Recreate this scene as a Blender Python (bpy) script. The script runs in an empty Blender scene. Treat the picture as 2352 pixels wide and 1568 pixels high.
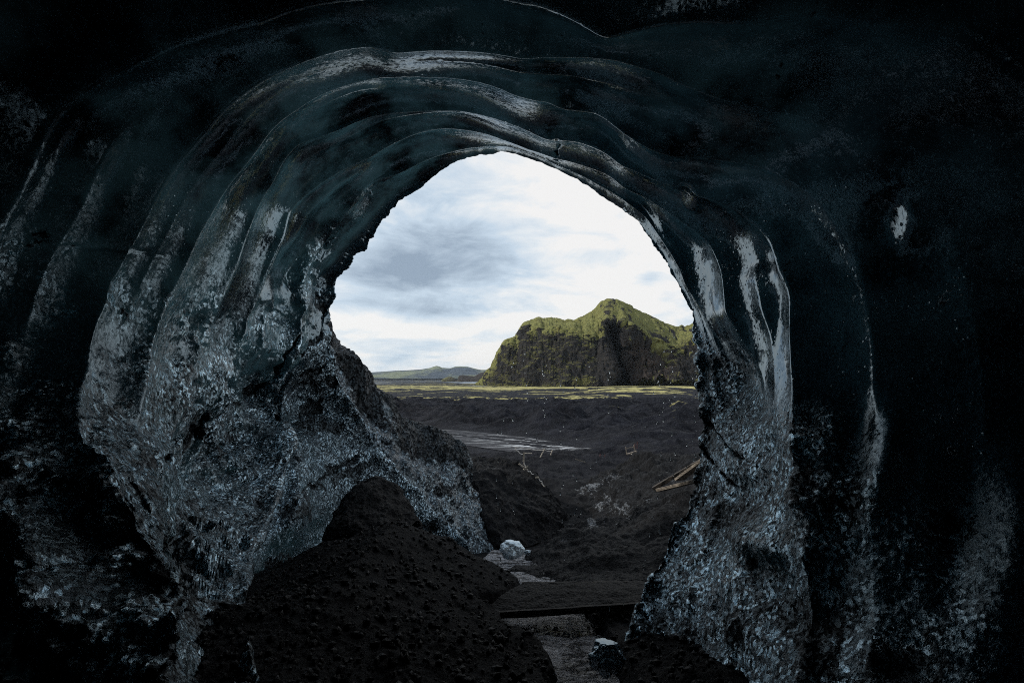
import bpy, math
import numpy as np
from mathutils import Vector

# ------------------------------------------------------------------ camera, sky, sun, exposure
scn = bpy.context.scene
COL = scn.collection
PITCH = math.radians(4.2)
cam = bpy.data.cameras.new('camera'); camo = bpy.data.objects.new('camera', cam); COL.objects.link(camo)
cam.sensor_width = 36; cam.lens = 18; cam.clip_start = 0.05; cam.clip_end = 60000
camo.location = (0, 0, 0); camo.rotation_euler = (math.pi/2 + PITCH, 0, 0)
scn.camera = camo
scn.view_settings.view_transform = 'Standard'; scn.view_settings.look = 'None'
scn.view_settings.gamma = 1; scn.view_settings.use_curve_mapping = False
scn.view_settings.exposure = 0.08
scn.cycles.max_bounces = 4; scn.cycles.diffuse_bounces = 2; scn.cycles.glossy_bounces = 2; scn.cycles.transmission_bounces = 2
scn.cycles.sample_clamp_indirect = 4
scn.cycles.use_denoising = False
scn.cycles.filter_width = 1.0

SUN_DIR = Vector((-0.80, 0.10, 0.58)).normalized()          # towards the sun
sun = bpy.data.lights.new('sun', 'SUN'); suno = bpy.data.objects.new('sun', sun); COL.objects.link(suno)
sun.energy = 3.6; sun.angle = math.radians(3); sun.color = (1.0, 0.95, 0.86)
suno.rotation_euler = (-SUN_DIR).to_track_quat('-Z', 'Y').to_euler()

world = bpy.data.worlds.new('World'); scn.world = world; world.use_nodes = True
wt = world.node_tree; wt.nodes.clear()
def WN(t, **k):
    n = wt.nodes.new(t)
    for a, b in k.items(): setattr(n, a, b)
    return n
def nlink(tree, a, b): tree.links.new(a, b)
class NT:
    """small node-tree writer"""
    def __init__(s, tree): s.t = tree
    def n(s, typ, **k):
        nd = s.t.nodes.new(typ)
        for a, b in k.items(): setattr(nd, a, b)
        return nd
    def put(s, sock, v):
        if isinstance(v, bpy.types.NodeSocket): s.t.links.new(v, sock)
        elif v is not None:
            if sock.type == 'RGBA' and len(v) == 3: v = (*v, 1)
            sock.default_value = v
    def math(s, op, a, b=0.0, c=0.0, clamp=False):
        nd = s.n('ShaderNodeMath', operation=op, use_clamp=clamp)
        s.put(nd.inputs[0], a); s.put(nd.inputs[1], b); s.put(nd.inputs[2], c)
        return nd.outputs[0]
    def vmath(s, op, a, b=(0, 0, 0)):
        nd = s.n('ShaderNodeVectorMath', operation=op)
        s.put(nd.inputs[0], a); s.put(nd.inputs[1], b)
        return nd.outputs['Value'] if op in ('DOT_PRODUCT', 'LENGTH', 'DISTANCE') else nd.outputs[0]
    def ramp(s, v, a, b, o0=0.0, o1=1.0):
        nd = s.n('ShaderNodeMapRange', interpolation_type='SMOOTHSTEP')
        s.put(nd.inputs['Value'], v); s.put(nd.inputs['From Min'], a); s.put(nd.inputs['From Max'], b)
        s.put(nd.inputs['To Min'], o0); s.put(nd.inputs['To Max'], o1)
        return nd.outputs[0]
    def mix(s, f, a, b):
        nd = s.n('ShaderNodeMix', data_type='RGBA')
        s.put(nd.inputs[0], f); s.put(nd.inputs[6], a); s.put(nd.inputs[7], b)
        return nd.outputs[2]
    def noise(s, vec, scale, detail=4, rough=0.55, dist=0.0):
        nd = s.n('ShaderNodeTexNoise')
        s.put(nd.inputs['Vector'], vec); nd.inputs['Scale'].default_value = scale
        nd.inputs['Detail'].default_value = detail; nd.inputs['Roughness'].default_value = rough
        nd.inputs['Distortion'].default_value = dist
        return nd.outputs['Fac']
    def voro(s, vec, scale, feature='F1', rnd=1.0):
        nd = s.n('ShaderNodeTexVoronoi', feature=feature)
        s.put(nd.inputs['Vector'], vec); nd.inputs['Scale'].default_value = scale
        nd.inputs['Randomness'].default_value = rnd
        return nd.outputs['Distance']
    def scalev(s, vec, sc):
        return s.vmath('MULTIPLY', vec, sc)
    def attr(s, name):
        nd = s.n('ShaderNodeAttribute'); nd.attribute_name = name
        return nd.outputs['Fac']

W = NT(wt)
sky = W.n('ShaderNodeTexSky', sky_type='NISHITA'); sky.sun_disc = False
sky.sun_elevation = math.asin(SUN_DIR.z); sky.sun_rotation = math.atan2(SUN_DIR.x, SUN_DIR.y)
gen = W.n('ShaderNodeTexCoord').outputs['Generated']
sep = W.n('ShaderNodeSeparateXYZ'); W.put(sep.inputs[0], gen)
zz = W.math('MAXIMUM', sep.outputs[2], 0.0)
den = W.math('ADD', zz, 0.16)
cx_ = W.math('DIVIDE', sep.outputs[0], den); cy_ = W.math('DIVIDE', sep.outputs[1], den)
cmb = W.n('ShaderNodeCombineXYZ'); W.put(cmb.inputs[0], cx_); W.put(cmb.inputs[1], cy_)
n1 = W.noise(cmb.outputs[0], 1.15, 8, 0.56, 0.35)
n2 = W.noise(W.scalev(gen, (1, 1, 2.6)), 6.0, 8, 0.62, 0.5)
nn_ = W.math('ADD', W.math('MULTIPLY', n1, 0.55), W.math('MULTIPLY', n2, 0.45))
def blob(x, y, sx, sy):
    """a cloud mass in direction of azimuth/elevation (radians, small): returns its soft mask"""
    az = (x - 1176)/1176; el = (870 - y)/1176
    dx = W.math('DIVIDE', W.math('SUBTRACT', W.math('DIVIDE', sep.outputs[0], W.math('MAXIMUM', sep.outputs[1], .05)), az), sx/1176)
    dz = W.math('DIVIDE', W.math('SUBTRACT', W.math('DIVIDE', sep.outputs[2], W.math('MAXIMUM', sep.outputs[1], .05)), el), sy/1176)
    r2 = W.math('ADD', W.math('MULTIPLY', dx, dx), W.math('MULTIPLY', dz, dz))
    return W.math('POWER', 2.718, W.math('MULTIPLY', r2, -1.0))
dark = W.math('MULTIPLY', blob(1010, 590, 190, 75), 0.62)
dark = W.math('ADD', dark, W.math('MULTIPLY', blob(900, 640, 190, 60), 0.30))
dark = W.math('ADD', dark, W.math('MULTIPLY', blob(1020, 712, 90, 22), 0.34))
dark = W.math('ADD', dark, W.math('MULTIPLY', blob(860, 690, 110, 16), 0.25))
dark = W.math('ADD', dark, W.math('MULTIPLY', blob(930, 500, 190, 80), 0.26))
dark = W.math('ADD', dark, W.math('MULTIPLY', blob(1495, 625, 26, 26), 0.22))
dark = W.math('ADD', dark, W.math('MULTIPLY', blob(1140, 420, 200, 60), 0.10))
dark = W.math('ADD', dark, W.math('MULTIPLY', blob(980, 800, 260, 50), 0.10))
cd = W.math('ADD', dark, W.math('MULTIPLY', W.math('SUBTRACT', nn_, 0.49), 2.9))
cr = W.n('ShaderNodeValToRGB'); W.put(cr.inputs[0], cd)
e = cr.color_ramp.elements
e[0].position = 0.0; e[0].color = (9.0, 8.9, 8.75, 1)
e[1].position = 0.78; e[1].color = (2.9, 3.7, 4.7, 1)
q = e.new(0.14); q.color = (7.7, 8.2, 8.6, 1)
q = e.new(0.38); q.color = (5.6, 6.7, 7.8, 1)
high = W.ramp(sep.outputs[2], .36, .75, 0, .6)
mixsky = W.mix(0.93, sky.outputs[0], W.mix(high, cr.outputs[0], (5.2, 6.9, 8.8)))
bg = W.n('ShaderNodeBackground'); W.put(bg.inputs[0], mixsky); bg.inputs[1].default_value = 0.1
wo = W.n('ShaderNodeOutputWorld'); wt.links.new(bg.outputs[0], wo.inputs[0])

# ------------------------------------------------------------------ numpy helpers
rs = np.random.RandomState(7)
_perm = np.concatenate([rs.permutation(256)]*3).astype(np.int32)
_G = rs.normal(size=(256, 3)); _G /= np.linalg.norm(_G, axis=1)[:, None]; _G = _G.astype(np.float32)
def pnoise(p, seed=0):
    p = np.asarray(p, np.float32) + np.float32(seed*17.31)
    sh = p.shape[:-1]; p = p.reshape(-1, 3)
    out = np.empty(len(p), np.float32)
    for a in range(0, len(p), 200000):
        q = p[a:a+200000]; i = np.floor(q).astype(np.int32); f = q - i
        u = f*f*f*(f*(f*6-15)+10); i &= 255
        acc = 0
        for dx in (0, 1):
            hx = _perm[(i[:, 0]+dx) & 255]; wx = u[:, 0] if dx else 1-u[:, 0]
            for dy in (0, 1):
                hy = _perm[hx + ((i[:, 1]+dy) & 255)]; wy = u[:, 1] if dy else 1-u[:, 1]
                for dz in (0, 1):
                    h = _perm[hy + ((i[:, 2]+dz) & 255)]; wz = u[:, 2] if dz else 1-u[:, 2]
                    g = _G[h]
                    acc = acc + wx*wy*wz*(g[:, 0]*(f[:, 0]-dx)+g[:, 1]*(f[:, 1]-dy)+g[:, 2]*(f[:, 2]-dz))
        out[a:a+200000] = acc
    return out.reshape(sh)*1.6
def fbm(p, o=4, seed=0, gain=.5):
    p = np.asarray(p, np.float32); s = 0; a = 1; 
    for k in range(o):
        s = s + a*pnoise(p*(2.03**k), seed+k*3); a *= gain
    return s
def ridged(p, o=4, seed=0, gain=.5):
    p = np.asarray(p, np.float32); s = 0; a = 1
    for k in range(o):
        s = s + a*(1-2*np.abs(pnoise(p*(2.03**k), seed+k*3))); a *= gain
    return s
def sstep(x, a, b):
    t = np.clip((x-a)/(b-a), 0, 1); return t*t*(3-2*t)
def pt(x, y, d):
    """photo measurements (x, y in 2352-wide pixels) and a real distance d along +Y -> world point"""
    x = np.asarray(x, float); y = np.asarray(y, float); d = np.asarray(d, float)
    u = (x-1176)/1176; v = (784-y)/1176
    dy = math.cos(PITCH)-math.sin(PITCH)*v; dz = math.sin(PITCH)+math.cos(PITCH)*v
    s = d/dy
    return np.stack([u*s, d+0*u, dz*s], -1)
def V(x, y, d): return Vector(pt(x, y, d))
def proj(P):
    y2 = P[..., 1]*math.cos(PITCH)+P[..., 2]*math.sin(PITCH)
    z2 = -P[..., 1]*math.sin(PITCH)+P[..., 2]*math.cos(PITCH)
    y2 = np.maximum(y2, 1e-3)
    return 1176+1176*P[..., 0]/y2, 784-1176*z2/y2
def grid_normals(P, flip=1):
    du = np.gradient(P, axis=1); dv = np.gradient(P, axis=0)
    n = np.cross(du, dv); n /= np.maximum(np.linalg.norm(n, axis=-1), 1e-9)[..., None]
    return n*flip

def tag(o, label=None, cat=None, group=None, kind=None):
    if label: o['label'] = label
    if cat: o['category'] = cat
    if group: o['group'] = group
    if kind: o['kind'] = kind
    return o
def grid_mesh(name, P, mat, attrs=None, wrap=False, parent=None):
    R, C = P.shape[:2]
    me = bpy.data.meshes.new(name)
    me.vertices.add(R*C); me.vertices.foreach_set('co', P.reshape(-1).astype(np.float32))
    idx = np.arange(R*C).reshape(R, C)
    if wrap: idx = np.concatenate([idx, idx[:, :1]], 1)
    f = np.stack([idx[:-1, :-1], idx[:-1, 1:], idx[1:, 1:], idx[1:, :-1]], -1).reshape(-1, 4)
    n = len(f)
    me.loops.add(n*4); me.loops.foreach_set('vertex_index', f.reshape(-1).astype(np.int32))
    me.polygons.add(n); me.polygons.foreach_set('loop_start', np.arange(0, n*4, 4, dtype=np.int32))
    me.update(calc_edges=True)
    me.polygons.foreach_set('use_smooth', np.ones(n, bool))
    for k, v in (attrs or {}).items():
        a = me.attributes.new(k, 'FLOAT', 'POINT'); a.data.foreach_set('value', np.broadcast_to(v, (R, C)).reshape(-1).astype(np.float32))
    me.materials.append(mat)
    o = bpy.data.objects.new(name, me); COL.objects.link(o)
    if parent: o.parent = parent
    return o

# ------------------------------------------------------------------ materials
def new_mat(name):
    m = bpy.data.materials.new(name); m.use_nodes = True
    t = m.node_tree; t.nodes.clear()
    N = NT(t); b = N.n('ShaderNodeBsdfPrincipled'); o = N.n('ShaderNodeOutputMaterial')
    t.links.new(b.outputs[0], o.inputs[0]); N.out = o
    return m, N, b
def ice_material(name, deep=(0.016, 0.030, 0.038), pale=(0.040, 0.050, 0.064), sc=1.0, ior=2.7, bump=1.0, glow=False):
    """wet glacier ice with embedded ash; attributes: ash, rough, pale"""
    m, N, b = new_mat(name)
    co = N.n('ShaderNodeTexCoord').outputs['Object']
    ash, rough, pal = N.attr('ash'), N.attr('rough'), N.attr('pale')
    nA = N.noise(co, 2.2*sc, 6, 0.68, 0.3)
    nB = N.noise(co, 14*sc, 6, 0.62)
    nC = N.noise(co, 1.1*sc, 5, 0.6)
    col = N.mix(N.math('MULTIPLY', pal, N.ramp(nB, .3, .75, .35, 1.15), clamp=True), deep, pale)
    col = N.mix(N.ramp(nC, .42, .66, 0, .55), col, N.mix(0.5, col, (0.008, 0.010, 0.012)))
    spots = N.ramp(N.voro(co, 19*sc), 0.10, 0.22, 1.0, 0.0)
    spots = N.math('MULTIPLY', spots, N.ramp(nA, .52, .62))
    am = N.math('ADD', ash, N.math('MULTIPLY', N.math('SUBTRACT', nA, .5), 2.5))
    am = N.math('ADD', am, N.math('MULTIPLY', N.math('SUBTRACT', nB, .5), .9))
    am = N.ramp(am, .42, .58)
    am = N.math('MAXIMUM', am, N.math('MULTIPLY', spots, .8))
    ashc = N.mix(N.noise(co, 60*sc, 3, .7), (0.002, 0.002, 0.0025), (0.011, 0.0105, 0.011))
    N.put(b.inputs['Base Color'], N.mix(am, col, ashc))
    r0 = N.math('ADD', N.math('MULTIPLY', rough, .05), N.ramp(nB, .3, .7, .03, .07))
    N.put(b.inputs['Roughness'], N.math('ADD', r0, N.math('MULTIPLY', am, .45)))
    b.inputs['IOR'].default_value = ior
    # relief: melt cups and drops, coarse crust where rough
    fine = N.noise(co, 26*sc, 5, .7)
    crust = N.voro(co, 17*sc)
    drops = N.ramp(N.voro(co, 13*sc), 0.0, 0.26, 1.0, 0.0)
    h = N.math('ADD', N.math('MULTIPLY', fine, N.math('ADD', N.math('MULTIPLY', rough, .022*bump/sc), .0014)),
               N.math('MULTIPLY', crust, N.math('MULTIPLY', rough, .014*bump/sc)))
    h = N.math('ADD', h, N.math('MULTIPLY', N.math('MULTIPLY', drops, N.ramp(nA, .42, .57)), .007))
    h = N.math('ADD', h, N.math('MULTIPLY', am, .006))
    bp = N.n('ShaderNodeBump'); bp.inputs['Strength'].default_value = 1.0; bp.inputs['Distance'].default_value = 1.0
    # flaked crust: every flake lies at its own angle and mirrors its own bit of the surroundings
    wr = N.n('ShaderNodeTexNoise'); N.put(wr.inputs['Vector'], co); wr.inputs['Scale'].default_value = 9*sc; wr.inputs['Detail'].default_value = 2
    wco = N.vmath('ADD', co, N.scalev(wr.outputs['Color'], (.09/sc, .09/sc, .09/sc)))
    def flakes(scale, k):
        v = N.n('ShaderNodeTexVoronoi'); N.put(v.inputs['Vector'], N.scalev(wco, (1, 1, .6))); v.inputs['Scale'].default_value = scale
        o = N.vmath('SUBTRACT', v.outputs['Color'], (.5, .5, .5)); sc_ = N.n('ShaderNodeVectorMath', operation='SCALE')
        N.put(sc_.inputs[0], o); N.put(sc_.inputs['Scale'], k); N.cell = v.outputs['Color']; return sc_.outputs[0]
    mk = N.math('MAXIMUM', N.math('MULTIPLY', rough, N.ramp(nC, .30, .62, .35, 1.0)), N.ramp(nB, .35, .6, .025, .11))
    nv = N.vmath('ADD', N.n('ShaderNodeNewGeometry').outputs['Normal'], N.vmath('ADD', flakes(16*sc, N.math('MULTIPLY', mk, .85)), flakes(39*sc, N.math('MULTIPLY', mk, 1.15))))
    up_ = N.n('ShaderNodeVectorMath', operation='SCALE'); up_.inputs[0].default_value = (0, .10, .26); N.put(up_.inputs['Scale'], mk)   # normals biased upwards so the crust mirrors more sky
    nv = N.vmath('ADD', nv, up_.outputs[0])
    N.put(bp.inputs['Normal'], N.vmath('NORMALIZE', nv))
    # some flakes are wet and mirror-like, most are dull
    sx3 = N.n('ShaderNodeSeparateXYZ'); N.put(sx3.inputs[0], N.cell)
    wet = N.math('ADD', .14, N.math('MULTIPLY', N.math('MULTIPLY', N.ramp(sx3.outputs[1], .38, .95), N.ramp(N.noise(co, 3.1*sc, 4, .6, .6), .34, .62, .35, 1.25)), 1.7))
    lev = N.n('ShaderNodeMix', data_type='FLOAT'); N.put(lev.inputs[0], N.ramp(mk, .12, .35)); lev.inputs[2].default_value = .5; N.put(lev.inputs[3], wet)
    N.put(b.inputs['Specular IOR Level'], N.math('MULTIPLY', lev.outputs[0], N.math('SUBTRACT', 1.0, N.math('MULTIPLY', am, .76))))
    N.put(bp.inputs['Height'], h); N.put(b.inputs['Normal'], bp.outputs[0])
    b.inputs['Specular Tint'].default_value = (.68, .88, 1, 1)
    if glow:                                        # daylight seeping through the roof, thinner towards the mouth
        tr = N.n('ShaderNodeBsdfTranslucent'); ad = N.n('ShaderNodeAddShader')
        tc = N.mix(N.math('MULTIPLY', N.attr('thin'), N.math('SUBTRACT', 1.0, am)), (0, 0, 0), (0.0068, 0.0160, 0.0202))
        N.put(tr.inputs['Color'], N.mix(N.ramp(nC, .35, .65), (0, 0, 0), tc))
        N.t.links.new(b.outputs[0], ad.inputs[0]); N.t.links.new(tr.outputs[0], ad.inputs[1]); N.t.links.new(ad.outputs[0], N.out.inputs[0])
    return m
M_ICE = ice_material('black_ice', bump=1.3, glow=True)
M_RIDGE = ice_material('ashy_ice', deep=(0.014, 0.018, 0.022), pale=(0.075, 0.088, 0.105), sc=.7, ior=1.7)

def ash_material(name, sc=1.0, lo=(0.002, 0.002, 0.0025), hi=(0.0088, 0.0094, 0.0115), icec=(0.055, 0.065, 0.078), bump=.03, rgh=.62):
    """damp black volcanic gravel; attribute ice shows grey ice through it, moss tints it"""
    m, N, b = new_mat(name)
    co = N.n('ShaderNodeTexCoord').outputs['Object']
    ice = N.attr('ice')
    g1 = N.noise(co, 30*sc, 5, .75); g2 = N.noise(co, 2.5*sc, 6, .65, .2); g3 = N.noise(co, 9*sc, 6, .7, .3)
    col = N.mix(N.ramp(g1, .3, .75), lo, hi)
    col = N.mix(N.ramp(g2, .35, .7, 0, .6), col, lo)
    im = N.ramp(N.math('ADD', ice, N.math('MULTIPLY', N.math('SUBTRACT', g3, .5), 2.4)), .36, .74)
    N.put(b.inputs['Base Color'], N.mix(im, col, icec))
    N.put(b.inputs['Roughness'], N.math('SUBTRACT', rgh, N.math('MULTIPLY', im, .35))); N.put(b.inputs['Specular IOR Level'], N.math('ADD', .10, N.math('MULTIPLY', im, .5)))
    h = N.math('ADD', N.math('MULTIPLY', g1, bump/sc), N.math('MULTIPLY', N.voro(co, 22*sc), -bump*.9/sc))
    h = N.math('ADD', h, N.math('MULTIPLY', g3, bump*1.6/sc))
    bp = N.n('ShaderNodeBump'); bp.inputs['Strength'].default_value = 1; bp.inputs['Distance'].default_value = 1
    N.put(bp.inputs['Height'], h); N.put(b.inputs['Normal'], bp.outputs[0])
    return m
M_ASH = ash_material('black_ash', sc=1.0)

# ------------------------------------------------------------------ the cave: nested melt scallops round the mouth
PX, PY = 1180, 800
K1 = [(-60,700,4.2),(50,450,4.4),(150,260,4.4),(300,160,4.2),(400,112,4.0),(600,60,3.9),(900,0,3.8),(1110,-25,3.7),(1250,20,3.7),(1385,100,3.7),(1700,60,3.5),(2200,60,3.4),(2600,400,3.4),
      (2750,900,3.3),(2750,1500,2.8),(2500,2400,2.1),(1200,3200,1.8),(0,2300,1.8),(-200,1500,2.2),(-150,1000,3.2)]
K2 = [(215,850,4.3),(265,680,4.9),(350,540,5.0),(420,400,5.0),(500,265,4.9),(610,185,4.7),(700,145,4.5),(800,118,4.5),(860,115,4.5),(905,132,4.5),(1200,140,4.5),(1380,150,4.4),(1560,190,4.3),(1800,240,4.1),
      (2100,330,4.2),(2290,560,4.15),(2330,900,3.95),(2330,1200,3.6),(2350,1500,3.1),(2100,2100,2.6),(1200,2700,2.3),(560,1900,2.5),(350,1560,2.6),(383,1440,2.75),(340,1270,3.0),(287,1150,3.3),(238,1000,3.7),(200,900,4.1)]
K3 = [(320,1000,4.8),(345,880,5),(380,740,5.3),(440,620,5.5),(500,500,5.6),(560,400,5.7),(640,290,5.7),(740,222,5.7),(840,190,5.6),(880,182,5.6),(980,182,5.6),(1080,190,5.6),(1120,200,5.6),(1180,226,5.6),(1230,237,5.7),
      (1300,245,5.9),(1370,268,5.8),(1420,300,5.7),(1480,345,5.6),(1535,392,5.5),(1600,440,5.3),(1720,440,5.1),(1880,470,4.9),(2030,530,4.9),(2085,650,4.75),(2080,850,4.5),(2060,1000,4.3),(2050,1200,4),
      (2080,1450,3.5),(1900,1900,3),(1200,2500,2.8),(620,1850,3),(420,1560,2.9),(392,1450,3.05),(365,1290,3.5),(345,1130,4.2)]
K4 = [(400,985,6),(470,830,6.5),(520,700,6.8),(560,600,7),(590,490,7.1),(625,430,7.1),(652,370,7.1),(690,330,7.2),(735,318,7.3),(785,300,7.4),(850,272,7.4),(950,260,7.4),(1050,260,7.4),(1130,274,7.4),(1200,298,7.4),(1255,326,7.3),
      (1330,332,7.1),(1385,358,7),(1425,385,6.9),(1500,415,6.7),(1590,448,6.5),(1680,478,6.3),(1738,520,6.1),(1778,590,5.9),(1800,650,5.8),(1812,760,5.6),(1815,870,5.4),(1808,980,5.1),
      (1815,1100,4.8),(1830,1220,4.5),(1850,1420,4),(1800,1700,3.6),(1200,2400,3.3),(650,1800,3.7),(430,1570,3.1),(400,1455,3.3),(378,1300,4.0),(375,1130,5.0)]
K5 = [(445,1010,7.4),(520,870,8),(562,770,8.3),(600,680,8.5),(628,610,8.6),(660,550,8.7),(675,480,8.8),(720,440,8.9),(790,396,9),(850,370,9),(920,325,9),(960,308,9),(1020,298,9),(1090,305,9),(1150,324,9),
      (1210,346,9),(1280,368,8.9),(1340,385,8.7),(1395,405,8.5),(1428,432,8.3),(1510,475,8),(1570,515,7.8),(1625,560,7.6),(1652,620,7.4),(1662,720,7.1),(1700,790,6.9),(1730,840,6.7),(1748,900,6.5),(1752,1000,6.2),
      (1738,1080,6),(1725,1200,5.6),(1690,1350,5.1),(1650,1550,4.7),(1500,1850,4.2),(1200,2200,3.9),(700,1850,3.4),(490,1600,3.3),(425,1460,3.6),(400,1310,4.6),(402,1150,5.9)]
K6 = [(700,1000,10),(655,900,10.5),(700,780,11),(705,700,11.2),(692,642,11.3),(722,598,11.4),(760,540,11.4),(800,490,11.3),(830,458,11.2),(880,425,11.1),(940,390,11),(1000,363,11),(1070,345,11),(1130,338,11),(1170,340,11),
      (1230,358,10.9),(1290,386,10.7),(1370,425,10.3),(1440,466,9.8),(1500,525,9.3),(1548,600,8.9),(1572,655,8.6),(1612,720,8.3),(1648,800,8),(1668,900,7.5),(1680,1000,7.1),
      (1672,1090,6.8),(1630,1220,6.4),(1580,1340,5.9),(1540,1500,5.5),(1450,1750,5),(1200,2100,4.6),(850,1950,3.6),(618,1640,3.45),(590,1540,3.6),(574,1440,4.3),(582,1340,5.6),(592,1255,7.0),(642,1160,8.6)]
K7 = [(1165,350,12),(1090,355,12.2),(1040,375,12.4),(960,437,12.6),(905,482,12.8),(860,545,13),(800,610,13),(776,636,13),(772,655,13),(768,680,13),(757,700,13),(762,740,13),(767,800,13),(775,870,13.3),(830,950,13.6),
      (900,1060,14),(960,1120,14.3),(1080,1245,14.6),(1110,1450,12),(1170,1800,8.5),(1330,1720,6),(1395,1590,5.6),(1425,1500,5.8),(1447,1450,6),(1455,1410,6.1),(1480,1360,6.3),(1500,1320,6.5),(1520,1270,6.7),(1540,1230,6.9),
      (1580,1140,7.2),(1600,1065,7.5),(1602,1030,7.6),(1607,1008,7.7),(1618,985,7.8),(1619,945,7.8),(1606,900,8),(1600,840,8.2),(1600,800,8.4),(1590,735,8.8),(1575,690,9),(1555,650,9.3),(1535,610,9.6),(1480,532,10.2),(1440,492,10.6),(1400,465,11),
      (1290,396,11.6),(1230,370,11.8)]
def contour(pts, th):
    a = np.array(pts, float); ang = np.arctan2(-(a[:, 1]-PY), a[:, 0]-PX); rho = np.hypot(a[:, 0]-PX, a[:, 1]-PY)
    o = np.argsort(ang); ang, rho, d = ang[o], rho[o], a[o, 2]
    ang = np.concatenate([ang-2*np.pi, ang, ang+2*np.pi]); rho = np.tile(rho, 3); d = np.tile(d, 3)
    r = np.interp(th, ang, rho); dd = np.interp(th, ang, d)
    return r, dd
def smooth_c(v, s):
    k = int(s*3)+1; w = np.exp(-.5*(np.arange(-k, k+1)/s)**2); w /= w.sum()
    return np.convolve(np.concatenate([v[-k:], v, v[:k]]), w, 'valid')
# angular sampling: dense where seen, sparse below the floor
tt = np.linspace(-np.pi, np.pi, 20001)
dens = 1.0 - 0.85*np.exp(-((tt+np.pi/2)/0.45)**2)
cum = np.cumsum(dens); cum = (cum-cum[0])/(cum[-1]-cum[0])
NTH = 1400
th = np.interp(np.arange(NTH)/NTH, cum, tt)
rings = []
for k, K in enumerate((K1, K2, K3, K4, K5, K6, K7)):
    r, d = contour(K, th)
    s = 5 if k < 6 else 1.2
    r = smooth_c(r, s); d = smooth_c(d, 8)
    if k == 6:
        jag = fbm(np.stack([np.cos(th)*9, np.sin(th)*9, th*0+3], -1), 5, 11, .62)
        low = sstep(-np.sin(th), -.9, .1)
        jag_r = r*jag*(.008+.012*low*(np.cos(th) > 0)+.012*(np.abs(th-2.6) < .45))
    rings.append((r, d))
def ringpt(r, d): return pt(PX+r*np.cos(th), PY-r*np.sin(th), d)
Wr = [ringpt(r, d) for r, d in rings]
wR = sstep(np.cos(th), .45, .82)[:, None]
Wr[1] = Wr[1]*(1-wR)+(Wr[0]*.6+Wr[3]*.4)*wR; Wr[2] = Wr[2]*(1-wR)+(Wr[0]*.3+Wr[3]*.7)*wR
leftmid = sstep(-np.cos(th), .5, .85)*sstep(np.sin(th), -.28, -.02)*(1-sstep(np.sin(th), .42, .7))
wL = .40*leftmid[:, None]
for i_, (a_0, b_0) in {1: (.72, .28), 2: (.48, .52), 3: (.25, .75)}.items(): Wr[i_] = Wr[i_]*(1-wL)+(Wr[0]*a_0+Wr[4]*b_0)*wL
e_out = np.stack([np.cos(th), 0*th, np.sin(th)], -1)
jag_off = ringpt(rings[6][0]+jag_r, rings[6][1])-Wr[6]
near = Wr[0].copy(); near[:, 1] = 1.3; near[:, [0, 2]] *= np.array([.92, .9])
b1 = Wr[0].copy(); b1[:, 1] = -1.0; b1[:, [0, 2]] *= .85
b2 = Wr[0].copy(); b2[:, 1] = -4.5; b2[:, [0, 2]] *= .6
b3 = Wr[0].copy(); b3[:, 1] = -7; b3[:, [0, 2]] *= .02
topw = sstep(np.sin(th), -.1, .6)[:, None]
side = sstep(np.sin(th), -.5, .2)[:, None]
f1 = Wr[6] + e_out*.35 + np.array([0, .25, 0])
f2 = Wr[6] + e_out*(1.5+2.5*topw) + np.array([0, .1, 0])*topw - np.array([0, .8, 0])*(1-topw)
f3 = Wr[6] + e_out*(3.0+5*topw) - np.array([0, 4, 0])
f4 = Wr[6] + e_out*(4+7*topw) - np.array([0, 14, 0])
allr = [b3, b2, b1, near] + Wr + [f1, f2]
band_n = [10, 20, 30, 70, 120, 120, 120, 110, 110, 130, 14, 30]
amp = [0, 0, .04, .10, .15, .15, .15, .15, .16, .10, 0, 0]
lowleft = sstep(-np.cos(th), .3, .8)*sstep(-np.sin(th), -.15, .2)
rows = []; bandid = []
def cup(A, B, t, p):
    """one melt cup: leaves its rim along the line of sight, deepens, and ends steeply in the next rim"""
    DA, DB = A[:, 1:2], B[:, 1:2]
    d = math.sin(math.pi*t/2); m = (1-math.cos(math.pi*t/2))**p[:, None]
    return A*((DA+(DB-DA)*d)/DA) + m*(B-A*(DB/DA))
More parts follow.
